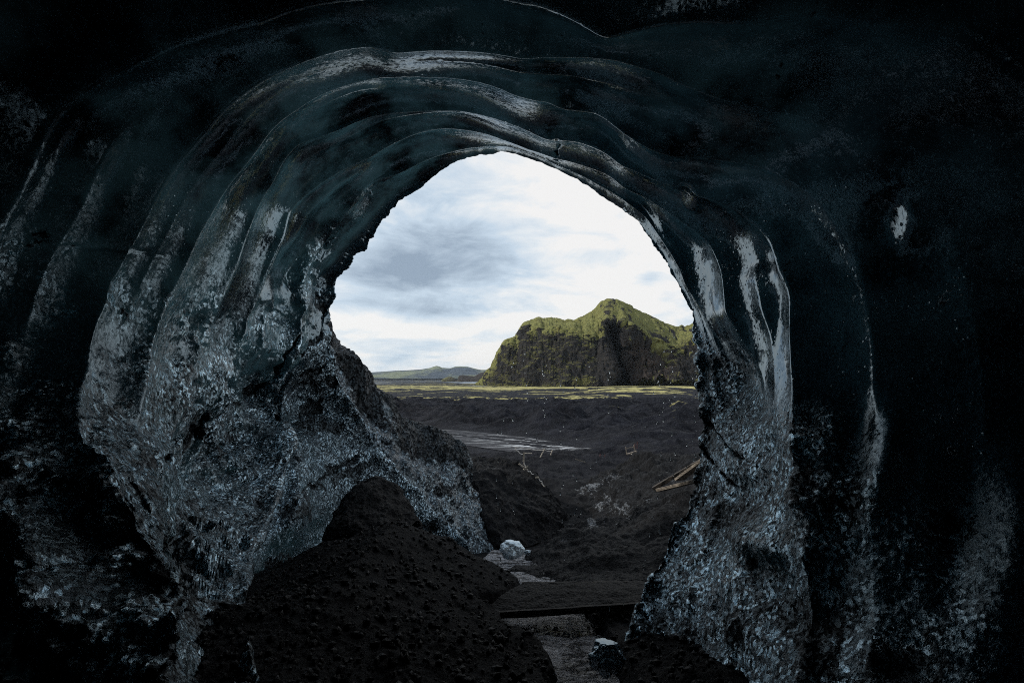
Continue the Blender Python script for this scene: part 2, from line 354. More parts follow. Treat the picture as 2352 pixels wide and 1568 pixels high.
for k in range(len(allr)-1):
    A, B = allr[k], allr[k+1]; n = band_n[k]
    q3 = np.stack([np.cos(th)*1.5, np.sin(th)*1.5, th*0+k*5.3], -1)
    L = np.linalg.norm(B-A, axis=1)
    p = .95+.3*np.clip(1.5*fbm(q3*1.3, 2, 5), -.2, 1)
    sub = sstep(fbm(q3*.9, 2, 19), -.05, .35)[:, None]*.9
    if k == 4: p = p+1.6*np.exp(-((th-1.45)/.16)**2)
    if k == 6: p = p+.9*np.exp(-((th-1.16)/.09)**2)
    if k in (8, 9): p = p+.7*np.exp(-((th-2.55)/.28)**2)
    if k <= 6: sub = sub*(1-sstep(np.cos(th), .3, .6))[:, None]
    str_ = np.ones(NTH) if 4 <= k < 10 else np.zeros(NTH)
    if k == 3: str_ = .7*sstep(np.sin(th), 0, .4)
    if k in (4, 5): str_ = str_*(1-.92*sstep(np.cos(th), .45, .85))
    if k < 8: str_ = str_*(1-.25*leftmid)
    if k == 6: str_ = str_*(1-.6*sstep(np.cos(th), .5, .85))
    if not (k in (9, 4) or k == 8): str_ = str_*(1-.70*sstep(-np.sin(th), -.05, .35))
    elif k >= 8: str_ = str_*(1-.6*sstep(-np.sin(th), -.05, .35)*(np.cos(th) > 0))
    str_ = (str_*(.78+.22*np.clip(2*fbm(q3, 2, 29), -1, 1)))[:, None]
    mf = .45+.12*fbm(q3, 2, 39)[:, None]; M = A+(B-A)*mf + e_out*(.05*L)[:, None]
    hol = np.minimum(.05*L*(1+(5 if k == 9 else -.6 if k == 4 else 1.2)*lowleft), .9)
    for ti in np.arange(n)/n:
        lin = A+(B-A)*ti
        if k >= 3 and k < 10:
            one = cup(A, B, ti, p)
            two = cup(A, M, min(ti/.5, 1), p) if ti < .5 else cup(M, B, (ti-.5)/.5, p)
            c = one*(1-sub)+two*sub + e_out*(hol*math.sin(math.pi*ti**.6))[:, None]
            rows.append(lin*(1-str_)+c*str_)
        else: rows.append(lin)
        bandid.append(k+ti)
rows.append(allr[-1]); bandid.append(len(allr)-1)
S = np.array(rows); bandid = np.array(bandid)[:, None]+0*th[None]
# round the crests a little (3-4 cm)
def soften(S, sg):
    h = int(sg*3); kk = np.exp(-.5*(np.arange(-h, h+1)/sg)**2); kk /= kk.sum()
    Sp = np.concatenate([np.repeat(S[:1], h, 0), S, np.repeat(S[-1:], h, 0)], 0)
    return sum(kk[i]*Sp[i:i+len(S)] for i in range(2*h+1))
rnd = .5+.5*np.clip(1.6*fbm(np.stack([np.cos(th)*2.3, np.sin(th)*2.3, th*0], -1)[None]+bandid[..., None]*.35*np.array([0, 0, 1.]), 2, 77), -1, 1)
rnd = (rnd*(1-sstep(bandid, 9.4, 9.8)))[..., None]
S = soften(S, 2.0)*(1-rnd)+soften(S, 6.0)*rnd
S = S + jag_off[None]*(sstep(bandid, 9.72, 10)*(1-sstep(bandid, 11, 12)))[..., None]
Z = S[..., 2]
def shell_normals(S):
    Sx = np.concatenate([S[:, -1:], S, S[:, :1]], 1)
    du = (Sx[:, 2:]-Sx[:, :-2]); dv = np.gradient(S, axis=0)
    n = np.cross(du, dv); n /= np.maximum(np.linalg.norm(n, axis=-1), 1e-9)[..., None]
    return n
Nn = shell_normals(S)
axis = np.stack([0*Z, S[..., 1], 0*Z], -1)
if np.mean(np.sum((axis-S)*Nn, -1)[200:700] > 0) < .5: Nn = -Nn
lown = fbm(S*.55, 3, 21)
nearm = sstep(bandid, 8.2, 10)                       # towards the mouth
rough = sstep(-(Z+.7*lown) + 1.1*nearm, -.35, .75)
rough = rough*(1-.72*sstep(S[..., 0], .6, 1.5)*(1-sstep(bandid, 5.9, 7.2)))
lw = sstep(-S[..., 0], .8, 2.4)*sstep(-S[..., 2], -2.6, .2)
rough = np.maximum(rough, lw*(.22+.35*np.clip(.5+1.2*fbm(S*1.6, 3, 151), 0, 1)))
inside = (bandid < 10.3) & (bandid > 2)
def blur2(A, n):
    for _ in range(n):
        A = (np.roll(A, 1, 1)+A+np.roll(A, -1, 1))/3; Ap = np.concatenate([A[:1], A, A[-1:]], 0); A = (Ap[:-2]+A+Ap[2:])/3
    return A/np.maximum(np.linalg.norm(A, axis=-1), 1e-9)[..., None]
Nn = blur2(Nn, 22)
disp = .022*fbm(S*.8, 2, 31)*(1-rough*.3)
disp += rough*(.10*fbm(S*.9, 3, 41)+.022*ridged(S*np.array([2.5, 2.5, 1.6]), 3, 51)+.010*fbm(S*13, 3, 61))
disp += (1-rough)*.0015*fbm(S*9, 2, 71)
jagm = np.exp(-((bandid-10)/.10)**2)
disp += jagm*(.02+.05*rough)*fbm(S*3, 4, 81)
fade = sstep(bandid, 1.2, 3)
S = S + Nn*(disp*fade)[..., None]
# bright patches put into the shape: facets tilted to mirror the sky at the camera
PATCH = [(1240,52,150,32,1,28),(1390,305,95,16,.8,33),(815,485,80,15,.65,-45),(725,580,70,17,.65,-52),(1500,505,60,12,.7,48),(1638,690,16,55,.6,0),(1775,590,22,50,.7,-20),(1785,790,24,100,.7,5),(1800,930,12,60,.6,5),(2062,512,52,44,.8,0),(2000,1030,55,95,1,0),
         (2270,1240,85,170,.7,0),(1950,1440,110,70,.6,20),(1790,1225,70,45,.8,0),(25,560,40,70,.55,0),(15,900,30,110,.6,0),(120,1180,110,120,.8,0),(265,680,28,40,.7,20),(222,915,26,80,.8,0),
         (250,1340,130,170,.85,0),(310,1090,50,60,.8,0),(475,830,55,90,.85,0),(630,770,70,55,.9,0),(715,665,38,45,.9,0),(540,980,110,90,.9,-30),(470,1090,70,90,.8,0),(600,920,60,60,.8,0),
         (500,1400,80,190,.9,0),(320,950,45,35,.7,0),(1580,455,24,16,.6,50),(1700,960,50,110,.7,0)]
sx, sy = proj(S)
Nn = shell_normals(S)
if np.mean(np.sum((axis-S)*Nn, -1)[200:700] > 0) < .5: Nn = -Nn
mouth = np.array([-.6, 30.0, 7.0])
ok = (bandid > 3) & (bandid < 10) & (S[..., 1] > .6)
pbrk = fbm(S*3.2, 4, 131)
for (x, y, rx, ry, st, rot) in PATCH:
    dd = np.hypot(sx-x, sy-y) + np.where(ok, 0, 1e6) + np.where(np.sum(Nn*-S, -1) > 0, 0, 200)
    dd = np.where(dd < dd.min()+5, np.linalg.norm(S, axis=-1)-1e4, dd); c = np.unravel_index(np.argmin(dd), dd.shape); C = S[c]; n0 = Nn[max(c[0]-12, 0):c[0]+12, max(c[1]-12, 0):c[1]+12].mean((0, 1)); n0 /= np.linalg.norm(n0)
    tc = -C/np.linalg.norm(C); ts = mouth-C; ts /= np.linalg.norm(ts)
    nw = tc+ts; nw /= np.linalg.norm(nw)
    nw = n0*(1-st)+nw*st; nw /= np.linalg.norm(nw)
    cosn = max(nw @ n0, .35)
    a = math.radians(-rot); ux = (sx-x)*math.cos(a)+(sy-y)*-math.sin(a)*-1*-1; uy = (sx-x)*math.sin(a)+(sy-y)*math.cos(a)
    ux = (sx-x)*math.cos(a)-(sy-y)*math.sin(a)
    r2 = (ux/rx)**2+(uy/ry)**2
    w = np.exp(-(r2**1.6)*.5)*(np.linalg.norm(S-C, axis=-1) < 2.2)*(r2 < 9)*ok
    h = -((S-C) @ (nw - n0*(nw @ n0)))/cosn
    h = np.clip(h, -.5, .5)
    if x < 1100 and y > 420:
        w = w*np.clip(.75+1.0*pbrk, .1, 1); rough = np.maximum(rough, .5*np.clip(w, 0, 1)*ok)
    S = S + n0*(w*h*.9)[..., None]

ash = -.02 + .17*rough*(1-sstep(S[..., 0], -.5, 1)) + .22*sstep(-Z, -.2, 1.2)*sstep(S[..., 0], -1.5, .5) + .25*fbm(S*np.array([.5, .5, 1.4]), 3, 91)*rough
# layered ash bands dipping through the ice
lay = np.sin(S[..., 2]*5.5+S[..., 1]*1.6+2.5*lown)
ash += .30*sstep(lay, .45, .95)*rough + .30*fbm(S*np.array([.9, .5, .9]), 3, 191)*rough
# cracks where ash has filled the seams of the left wall
wv = 22*fbm(S*1.1, 4, 111); wv2 = fbm(S*2.2, 3, 121)
def seam(pts, width, gain):
    global ash, S
    p = np.array(pts, float); best = np.full(sx.shape, 1e9)
    width = width*np.clip(.55+1.0*wv2, .12, 1.3); gain = 1.4*gain*np.clip(.9+.6*wv2, .4, 1.2)
    for i in range(len(p)-1):
        a, b = p[i], p[i+1]; ab = b-a; t = np.clip(((sx+wv-a[0])*ab[0]+(sy+wv-a[1])*ab[1])/(ab@ab), 0, 1)
        best = np.minimum(best, np.hypot(sx+wv-a[0]-t*ab[0], sy+wv-a[1]-t*ab[1]))
    m = np.exp(-(best/width)**2)*ok
    ash = ash + gain*m
    S = S - Nn*(m*.09*np.clip(gain, 0, 1))[..., None]*fade[..., None]
seam([(380,1060),(440,1010),(520,940),(600,880),(650,840),(720,770),(750,690)], 9, .8)
seam([(640,1170),(690,1120),(760,1080),(820,1040)], 7, .7)
seam([(700,880),(770,830)], 6, .7); seam([(660,960),(720,930),(775,880)], 8, .6)
seam([(0,520),(60,540),(200,575),(380,590)], 4, .12)
seam([(1600,950),(1660,1000),(1700,1040),(1760,1080)], 6, .5)
seam([(1600,1000),(1640,1060),(1700,1120)], 6, .5)
seam([(330,1560),(380,1500),(370,1400),(355,1300)], 16, .6)
seam([(400,1250),(430,1300),(440,1380)], 34, .8)
seam([(1280,330),(1275,365)], 5, .6)
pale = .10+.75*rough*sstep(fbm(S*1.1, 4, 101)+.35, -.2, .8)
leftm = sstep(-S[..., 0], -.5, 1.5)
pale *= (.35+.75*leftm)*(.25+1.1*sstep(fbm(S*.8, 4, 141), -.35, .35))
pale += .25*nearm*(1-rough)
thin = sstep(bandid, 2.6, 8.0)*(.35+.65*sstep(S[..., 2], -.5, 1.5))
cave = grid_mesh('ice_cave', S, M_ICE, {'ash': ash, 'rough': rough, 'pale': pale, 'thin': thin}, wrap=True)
tag(cave, 'black scalloped glacier ice cave arching around the bright opening', 'ice cave')

# ------------------------------------------------------------------ lofted masses
def resample(pts, n):
    a = np.array([pt(*p) for p in pts]); 
    L = np.concatenate([[0], np.cumsum(np.linalg.norm(np.diff(a, axis=0), axis=1))]); L /= L[-1]
    t = np.linspace(0, 1, n)
    return np.stack([np.interp(t, L, a[:, i]) for i in range(3)], -1)
def loft(rows, nu, nv, back=None):
    R = [resample(r, nu) for r in rows]
    if back is not None:
        for off in back: R.append(R[len(rows)-1]+np.array(off))
    R = np.array(R); k = np.linspace(0, len(R)-1, nv); i = np.minimum(k.astype(int), len(R)-2); f = (k-i)[:, None, None]
    g = lambda j: R[np.clip(j, 0, len(R)-1)]
    p0, p1, p2, p3 = g(i-1), g(i), g(i+1), g(i+2)
    P = .5*((2*p1)+(-p0+p2)*f+(2*p0-5*p1+4*p2-p3)*f*f+(-p0+3*p1-3*p2+p3)*f**3)
    return P, k[:, None]+0*P[..., 0]
def to_cam(P, n):
    return n*np.where(np.mean(np.sum(n*-P, -1)) > 0, 1, -1)

# glacier flank outside the mouth
sil = [(700,560,15),(745,690,15.3),(765,740,15.5),(790,790,15.7),(830,850,16),(860,890,16.2),(895,935,16.5),(925,968,16.8),(960,985,17.2),(1000,1000,17.6),(1040,1012,18),(1062,1030,18.3),(1078,1060,18.6),(1092,1110,18.2),(1130,1170,17.6),(1175,1245,16.6)]
mid = [(690,720,13.9),(750,820,14.1),(790,880,14.2),(820,930,14.4),(850,980,14.5),(890,1020,14.6),(930,1060,14.9),(960,1075,15.2),(1000,1090,15.7),(1030,1100,16.2),(1050,1120,16.5),(1062,1150,16.5),(1080,1200,16.2),(1130,1265,15.8)]
base = [(700,950,13.2),(760,1000,13.6),(840,1080,13.8),(900,1140,13.9),(960,1200,14.1),(1010,1250,14.3),(1060,1300,14.6),(1120,1330,15)]
P, kv = loft([base, mid, sil], 520, 420, [(-.6, 1.5, .1), (-1.5, 5, -2.5), (-2, 8, -7)])
n = to_cam(P, grid_normals(P))
P = P + n*(.28*fbm(P*.55, 4, 3)+.10*ridged(P*np.array([1.4, 1.4, .9]), 4, 13)+.03*fbm(P*7, 3, 23))[..., None]
X, Y = proj(P)
d_edge = sstep(kv, 1.15, 1.75)+.0
ashr = .12+.95*d_edge+.3*fbm(P*np.array([1.2, 1.2, .5]), 3, 33)
ashr -= .75*np.exp(-(((X-1075)/34)**2+((Y-1100)/45)**2)); ashr -= .5*np.exp(-(((X-1120)/40)**2+((Y-1180)/50)**2))
ashr -= .5*np.exp(-(((X-885-(Y-930)*.45)/7)**2))*sstep(Y, 860, 900)*sstep(-Y, -1010, -980)
ashr += .7*np.exp(-(((X-1018)/26)**2+((Y-1128)/16)**2))
fl = grid_mesh('glacier_flank', P, M_RIDGE, {'ash': ashr, 'rough': .6, 'pale': .2+.3*fbm(P, 3, 43)})
tag(fl, 'steep ash covered glacier flank sloping down to the right outside the cave mouth', 'glacier flank')

# dark gravel bank on the far left of the gully
sil = [(1040,1075,21),(1085,1055,21.3),(1100,1049,21.5),(1150,1058,21.6),(1190,1070,21.6),(1225,1085,21.4),(1245,1104,21),(1262,1135,20.6),(1285,1180,20),(1296,1212,19.6)]
mid = [(1030,1150,18.4),(1100,1120,18.3),(1150,1140,18.2),(1190,1155,18.3),(1225,1170,18.4),(1250,1190,18.6),(1280,1220,18.8)]
base = [(1040,1270,15.8),(1100,1275,15.6),(1160,1262,15.6),(1200,1252,16.2),(1240,1245,17),(1285,1235,18.4)]
P, kv = loft([base, mid, sil], 340, 260, [(.3, 1.2, -.3), (.5, 4, -2.5), (.5, 6, -5)])
n = to_cam(P, grid_normals(P))
P = P + n*(.22*fbm(P*.8, 4, 4)+.08*ridged(P*np.array([1.5, 1.5, .8]), 4, 14)+.02*fbm(P*8, 3, 24))[..., None]
bk = grid_mesh('gravel_bank', P, M_ASH, {'ice': -.35+.25*fbm(P*np.array([1.5, 1.5, .6]), 3, 34)+.3*np.exp(-kv**2)})
tag(bk, 'dark gravel bank with steep face behind the white ice chunk', 'gravel bank')

# right bank of the gully: gravel over ice with grey streaks
sil = [(1262,1165,27),(1290,1137,28),(1330,1112,28),(1360,1098,28),(1400,1076,27.6),(1450,1055,27),(1490,1044,26.6),(1540,1036,26),(1600,1030,25),(1680,1020,24),(1800,1000,22)]
m3 = [(1264,1215,23),(1292,1182,24),(1330,1160,23.5),(1380,1130,22.5),(1430,1105,21.5),(1480,1092,20.8),(1530,1085,20),(1600,1075,19),(1700,1060,18),(1800,1050,17)]
m2 = [(1250,1250,19.5),(1285,1218,20.5),(1330,1205,19.4),(1370,1185,18.2),(1400,1172,17.2),(1440,1160,16),(1490,1150,15),(1540,1140,14.2),(1620,1130,13.5),(1720,1120,13),(1800,1110,12.6)]
m1 = [(1165,1310,14.5),(1205,1272,15),(1260,1252,14.5),(1320,1235,13.4),(1380,1228,12.6),(1440,1228,11.8),(1500,1230,11.2),(1560,1230,10.8),(1640,1220,10.4),(1750,1200,10)]
base = [(1160,1375,9.8),(1195,1345,10),(1240,1345,9.6),(1300,1340,9.2),(1360,1345,8.8),(1430,1350,8.5),(1500,1350,8.2),(1580,1340,8),(1700,1320,7.8)]
P, kv = loft([base, m1, m2, m3, sil], 760, 620, [(.1, 1.5, -.5), (.1, 6, -3), (.1, 10, -7)])
n = to_cam(P, grid_normals(P)); 
P = P + n*((.20+.05*kv)*fbm(P*.6, 4, 5)+(.07+.04*kv)*ridged(P*np.array([.9, .6, .9]), 4, 15)+.025*fbm(P*7, 3, 25))[..., None]
X, Y = proj(P)
st = fbm(np.stack([(P[..., 0]+P[..., 2]*.9)*1.6, P[..., 1]*.5, P[..., 2]*.5], -1), 4, 35)
icem = .10+.45*np.exp(-(((X-1400)/95)**2+((Y-1170+(X-1400)*.25)/45)**2))+.45*np.exp(-(((X-1360)/70)**2+((Y-1110+(X-1360)*.35)/24)**2))+.5*np.exp(-(((X-1300)/30)**2+((Y-1238)/12)**2))-.28+.55*st*sstep(Y, 1060, 1100)*sstep(-Y, -1240, -1200)
rb = grid_mesh('gully_bank', P, M_ASH, {'ice': icem})
tag(rb, 'black gravel slope streaked with grey ice on the right of the gully', 'gully bank')

# ash covered ice hump on the cave floor
sil = [(745,1238,10.2),(752,1210,10.6),(765,1175,10.9),(785,1145,11),(815,1122,11.1),(845,1114,11.2),(870,1120,11.2),(893,1140,11.1),(908,1165,10.9),(918,1190,10.7),(935,1215,10.4)]
mid = [(742,1240,10),(755,1225,10),(770,1205,10.05),(800,1190,10),(830,1190,10),(860,1198,9.95),(885,1195,10),(905,1205,10),(925,1215,10.1)]
base = [(735,1275,9.6),(760,1265,9.5),(790,1252,9.5),(830,1242,9.5),(870,1236,9.5),(905,1232,9.55),(945,1240,9.7)]
P, kv = loft([base, mid, sil], 240, 170, [(.1, .8, -.1), (.1, 1.8, -1.2)])
n = to_cam(P, grid_normals(P))
P = P + n*(.09*fbm(P*1.6, 4, 6)+.02*fbm(P*9, 4, 26))[..., None]
hm = grid_mesh('ash_mound', P, M_ASH, {'ice': -.6})
tag(hm, 'rounded black ash mound against the left ice wall above the debris slope', 'ash mound')

# ------------------------------------------------------------------ ground
az = np.concatenate([np.linspace(-75, -30, 90, endpoint=False), np.linspace(-30, 30, 800), np.linspace(30, 75, 91)[1:]])
az = np.radians(az)
dist = np.concatenate([np.exp(np.linspace(math.log(1.0), math.log(12), 700, endpoint=False)), np.exp(np.linspace(math.log(12), math.log(70), 260, endpoint=False)),
                       np.exp(np.linspace(math.log(70), math.log(420), 620, endpoint=False)), np.exp(np.linspace(math.log(420), math.log(20000), 240))])
DY, AZ = np.meshgrid(dist, az, indexing='ij')
GX = DY*np.tan(AZ); GY = DY
yk = [1, 4, 5, 6, 7, 9.5, 14, 20, 28, 35, 45, 55, 65, 72, 82, 90]; zk = [-2.3, -2.75, -3.0, -3.2, -3.42, -3.8, -4.95, -5.75, -6.7, -7.5, -8.3, -8.6, -9.1, -10.6, -12.4, -12.5]
GZ = np.interp(GY, yk, zk)
g3 = np.stack([GX, GY, 0*GX], -1)
xv = np.interp(GY, [1, 4, 5, 7, 9.5, 14, 20.5, 35], [.15, .45, .62, .66, .3, 0, 2.1, 3])
nearf = 1-sstep(GY, 55, 70)
side_r = np.clip(GX-xv-.5, 0, None); side_l = np.clip(xv-.45-GX, 0, None)
# debris slope inside the cave: plateau falling to the channel
plat = np.interp(GY, [1, 2.5, 6, 9, 10, 11.5, 14], [-1.95, -2.03, -2.34, -2.45, -2.75, -3.6, -5.6])
crossx = np.interp(GY, [1, 3.5, 4.2, 5.3, 6, 6.6, 7.3, 8, 9, 10, 12], [.0, .12, .3, .48, .36, -.05, -.35, .05, .15, -.2, -.6]) + .13*fbm(g3*np.array([.8, 1.6, 1]), 4, 57)
deb = np.where(GY > 13.9, -99, plat) - np.interp(GY, [3, 6, 7, 9], [.12, .25, .36, .45])*np.clip(GX+2.0, 0, None) - .35*sstep(GY, 5, 7)*np.clip(-2-GX, 0, 4) - 2.2*np.clip(GX-crossx+.12, 0, None)
rgt = np.interp(GY, [1, 5, 7, 9, 11.9], [-2.15, -2.7, -3.15, -3.62, -4.7]) - 1.6*np.clip(xv+.55-GX, 0, None) + .12*np.clip(GX-xv-.6, 0, None)
GZn = np.maximum(GZ, deb)
GZn = np.where(GY < 12, np.maximum(GZn, np.where(GX > xv, rgt, -99)), GZn)
lump = .07*fbm(g3*1.1, 4, 7)+.016*ridged(g3*3.2, 4, 17)+.009*fbm(g3*16, 3, 27)
chan = np.exp(-((GX-xv)/.32)**2)
GZn = GZn + lump*(1-.9*chan*(GY < 12))*(1-sstep(GY, 12, 18))
midm = sstep(GY, 16, 24)*(1-sstep(GY, 66, 76))
GZn += midm*(.75*fbm(g3*.09, 3, 8)+.40*ridged(g3*.28, 4, 18)+.07*fbm(g3*1.7, 3, 28))
GZn -= .55*sstep(GY, 34, 48)*(1-sstep(GY, 66, 76))
GZn += midm*.10*np.clip(GX-8, 0, 40)*sstep(GY, 24, 34)
# moraine hummocks, river bed left flat
rivd = np.interp(GX, [-60, -26, -12, 3, 12, 19, 26], [150, 128, 121, 109, 96, 88, 82])
hum = sstep(GY-rivd, 3, 30)*(1-sstep(GY, 260, 400))
hm_ = np.maximum(ridged(g3*np.array([.018, .024, 1]), 5, 9, .48)-.35, -.2)
hm2 = fbm(g3*np.array([.04, .06, 1]), 5, 19)
GZn += hum*(3.6*hm_+1.6*hm2)*sstep(-GY, -330, -150)
GZn += hum*(.45*fbm(g3*.22, 4, 29)+1.9*(ridged(g3*np.array([.05, .075, 1]), 4, 89, .5)-.7))
GZn += sstep(GY, 260, 400)*(1-sstep(GY, 800, 1100))*.5*fbm(g3*.02, 4, 39)
# low moss swells in front of the mountain
def swell(x, y, d0, rx, ry, h):
    global GZn
    c = pt(x, y, d0); GZn = GZn + h*np.exp(-((GX-c[0])/rx)**2-((GY-c[1])/ry)**2)
swell(1480, 893, 430, 52, 60, 5.0); swell(1540, 885, 600, 150, 60, 4.2); swell(1400, 890, 560, 90, 40, 1.2)
GZn -= sstep(GY, 3000, 45000)*20
al = (GX*45-GY*40)/60; ac = (GX*40+GY*45)/60
bed = fbm(np.stack([al*.035, ac*.19, 0*al], -1), 4, 79)
rivm = np.exp(-((GY-(rivd-7))/9)**2)
GZn = GZn + rivm*(.50*bed+.10)*sstep(GY, 72, 80)
GZn -= .12*rivm*sstep(GX, -14, -6)
# moss cover grows with distance
mn = fbm(g3*np.array([.014, .030, 1]), 6, 49, .62); mn2 = fbm(g3*np.array([.09, .12, 1]), 5, 59, .6)
moss = -1.62+.95*sstep(GY, 235, 340)+.25*sstep(GY, 300, 700)+1.5*mn+.7*mn2
for (x, y, d0, rx, ry, h) in ((1470,897,425,62,55,1.5),(1540,886,640,330,90,2.2),(1380,884,760,260,60,1.5),(1190,909,325,60,14,.8),(960,914,290,55,12,.9),(1000,882,900,300,120,.7),(1140,905,300,60,20,.8),(920,905,330,40,25,.6),(1060,915,260,45,14,.6)):
    c = pt(x, y, d0); moss = moss + h*np.exp(-((GX-c[0])/rx)**2-((GY-c[1])/ry)**2)
moss = np.where(GY > 1400, moss-.2, moss)
watern = fbm(g3*np.array([.0016, .0045, 1]), 4, 69)
water = sstep(watern+.9*np.exp(-((GX/GY+.045)/.055)**2-((GY-1900)/1100)**2)-.25*sstep(GX/GY, 0, .1), .42, .6)*sstep(GY, 700, 1000)
def ground_material():
    m, N, b = new_mat('ash_ground')
    co = N.n('ShaderNodeTexCoord').outputs['Object']
    ms, wa, fa = N.attr('moss'), N.attr('water'), N.attr('far')
    g1 = N.noise(co, 30, 5, .75); g2 = N.noise(co, 1.6, 6, .65, .2); gm = N.noise(co, .25, 8, .7, .3); gl = N.noise(co, .03, 8, .65, .2)
    near_c = N.mix(N.ramp(g1, .3, .75), (0.0018, 0.002, 0.0027), (0.0088, 0.0094, 0.0115))
    near_c = N.mix(N.ramp(g2, .35, .7, 0, .6), near_c, (0.003, 0.003, 0.0033))
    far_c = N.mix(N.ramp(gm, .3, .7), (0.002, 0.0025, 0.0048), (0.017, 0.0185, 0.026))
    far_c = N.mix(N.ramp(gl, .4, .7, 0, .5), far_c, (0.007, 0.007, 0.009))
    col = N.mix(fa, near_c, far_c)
    mm = N.ramp(N.math('ADD', ms, N.math('ADD', N.math('MULTIPLY', N.math('SUBTRACT', gm, .5), 1.3), N.math('MULTIPLY', N.math('SUBTRACT', gl, .5), .8))), .0, .35)
    mc = N.mix(N.ramp(gm, .3, .7), (0.17, 0.155, 0.060), (0.50, 0.455, 0.20))
    col = N.mix(mm, col, mc)
    col = N.mix(wa, col, (0.16, 0.20, 0.25))
    N.put(b.inputs['Base Color'], col)
    N.put(b.inputs['Roughness'], N.math('SUBTRACT', .75, N.math('MULTIPLY', wa, .5)))
    N.put(b.inputs['Specular IOR Level'], N.math('ADD', .08, N.math('MULTIPLY', wa, .5)))
    hn = N.math('ADD', N.math('MULTIPLY', g1, .028), N.math('MULTIPLY', N.voro(co, 22), -.010))
    hn = N.math('ADD', hn, N.math('MULTIPLY', N.noise(co, 8, 5, .7), .05))
    hf = N.math('ADD', N.math('MULTIPLY', gm, 2.2), N.math('MULTIPLY', N.noise(co, 1.1, 4, .7), .5))
    inv = N.math('SUBTRACT', 1.0, fa)
    h = N.math('ADD', N.math('MULTIPLY', hn, inv), N.math('MULTIPLY', hf, N.math('MULTIPLY', fa, N.math('SUBTRACT', 1.0, wa))))
    bp = N.n('ShaderNodeBump'); bp.inputs['Strength'].default_value = 1; bp.inputs['Distance'].default_value = 1
    N.put(bp.inputs['Height'], h); N.put(b.inputs['Normal'], bp.outputs[0])
    return m
GP = np.stack([GX, GY, GZn], -1)
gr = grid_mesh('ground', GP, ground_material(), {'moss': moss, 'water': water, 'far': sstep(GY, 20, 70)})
tag(gr, 'black volcanic ash ground and outwash plain with bands of yellow moss', None, kind='structure')

# loose stones on the debris slope and the gully floor
def gravel(n):
    r = np.random.RandomState(31)
    ico = [(-.53,.85,0),(.53,.85,0),(-.53,-.85,0),(.53,-.85,0),(0,-.53,.85),(0,.53,.85),(0,-.53,-.85),(0,.53,-.85),(.85,0,-.53),(.85,0,.53),(-.85,0,-.53),(-.85,0,.53)]
    fc = np.array([(0,11,5),(0,5,1),(0,1,7),(0,7,10),(0,10,11),(1,5,9),(5,11,4),(11,10,2),(10,7,6),(7,1,8),(3,9,4),(3,4,2),(3,2,6),(3,6,8),(3,8,9),(4,9,5),(2,4,11),(6,2,10),(8,6,7),(9,8,1)])
    ii = np.searchsorted(dist, np.exp(r.uniform(math.log(2.2), math.log(24), n))).clip(0, len(dist)-1)
    aa = r.uniform(np.radians(-33), np.radians(24), n); ja = np.searchsorted(az, aa).clip(0, len(az)-1)
    c = np.stack([GX[ii, ja], GY[ii, ja], GZn[ii, ja]], -1)
    keep = np.abs(c[:, 0]-np.interp(c[:, 1], [1, 4, 5, 7, 9.5, 14, 20.5, 35], [.15, .45, .62, .66, .3, 0, 2.1, 3])) > .15
    c = c[keep]; n = len(c)
    sz = .004+.010*r.exponential(1, n)**1.7*(c[:, 1]/8)**.4; sz = np.clip(sz, .003, .042)
    v = np.array(ico)[None]*(1+r.uniform(-.28, .28, (n, 12, 1)))*sz[:, None, None]*r.uniform(.6, 1.3, (n, 1, 3))
    v = v+c[:, None, :]+np.array([0, 0, .2])*sz[:, None, None]
    f = fc[None]+(np.arange(n)*12)[:, None, None]
    me = bpy.data.meshes.new('gravel'); me.vertices.add(n*12); me.vertices.foreach_set('co', v.reshape(-1).astype(np.float32))
    me.loops.add(n*60); me.loops.foreach_set('vertex_index', f.reshape(-1).astype(np.int32))
    me.polygons.add(n*20); me.polygons.foreach_set('loop_start', np.arange(0, n*60, 3, dtype=np.int32)); me.update(calc_edges=True)
    me.materials.append(ash_material('stones', hi=(0.018, 0.018, 0.020), lo=(0.003, 0.003, 0.0035), rgh=.4))
    o = bpy.data.objects.new('gravel', me); COL.objects.link(o)
    tag(o, 'loose black stones and grit scattered over the debris slope', 'gravel', kind='stuff')
gravel(16000)

# ------------------------------------------------------------------ water
def water_material(name, base=(0.02, 0.02, 0.02), foam=(0.5, 0.54, 0.58), sc=(1, 1, 1), lo=.5, hi=.62, bump=.03, bs=6, r0=.12, spec=.5):
    m, N, b = new_mat(name)
    co = N.scalev(N.n('ShaderNodeTexCoord').outputs['Object'], sc)
    n1 = N.noise(co, 1.0, 7, .62, .5); n2 = N.noise(co, 4.2, 4, .6, .2)
    f = N.ramp(N.math('ADD', N.math('MULTIPLY', n1, .7), N.math('MULTIPLY', n2, .3)), lo, hi)
    f = N.math('MULTIPLY', f, N.attr('flow'))
    N.put(b.inputs['Base Color'], N.mix(f, base, foam)); N.put(b.inputs['Roughness'], N.math('ADD', r0, N.math('MULTIPLY', f, .2))); b.inputs['Specular IOR Level'].default_value = spec
    b.inputs['IOR'].default_value = 1.33
    bp = N.n('ShaderNodeBump'); bp.inputs['Strength'].default_value = 1; bp.inputs['Distance'].default_value = bump
    N.put(bp.inputs['Height'], N.noise(co, bs, 5, .65, .4)); N.put(b.inputs['Normal'], bp.outputs[0])
    return m
up = [(930,970),(980,982),(1080,990),(1207,1003),(1312,1021),(1410,1037),(1500,1046),(1560,1050)]
lo_ = [(930,994),(985,1008),(1040,1018),(1097,1026),(1150,1034),(1195,1040),(1254,1040),(1330,1046),(1400,1052),(1500,1058),(1560,1060)]
ZR = -12.43
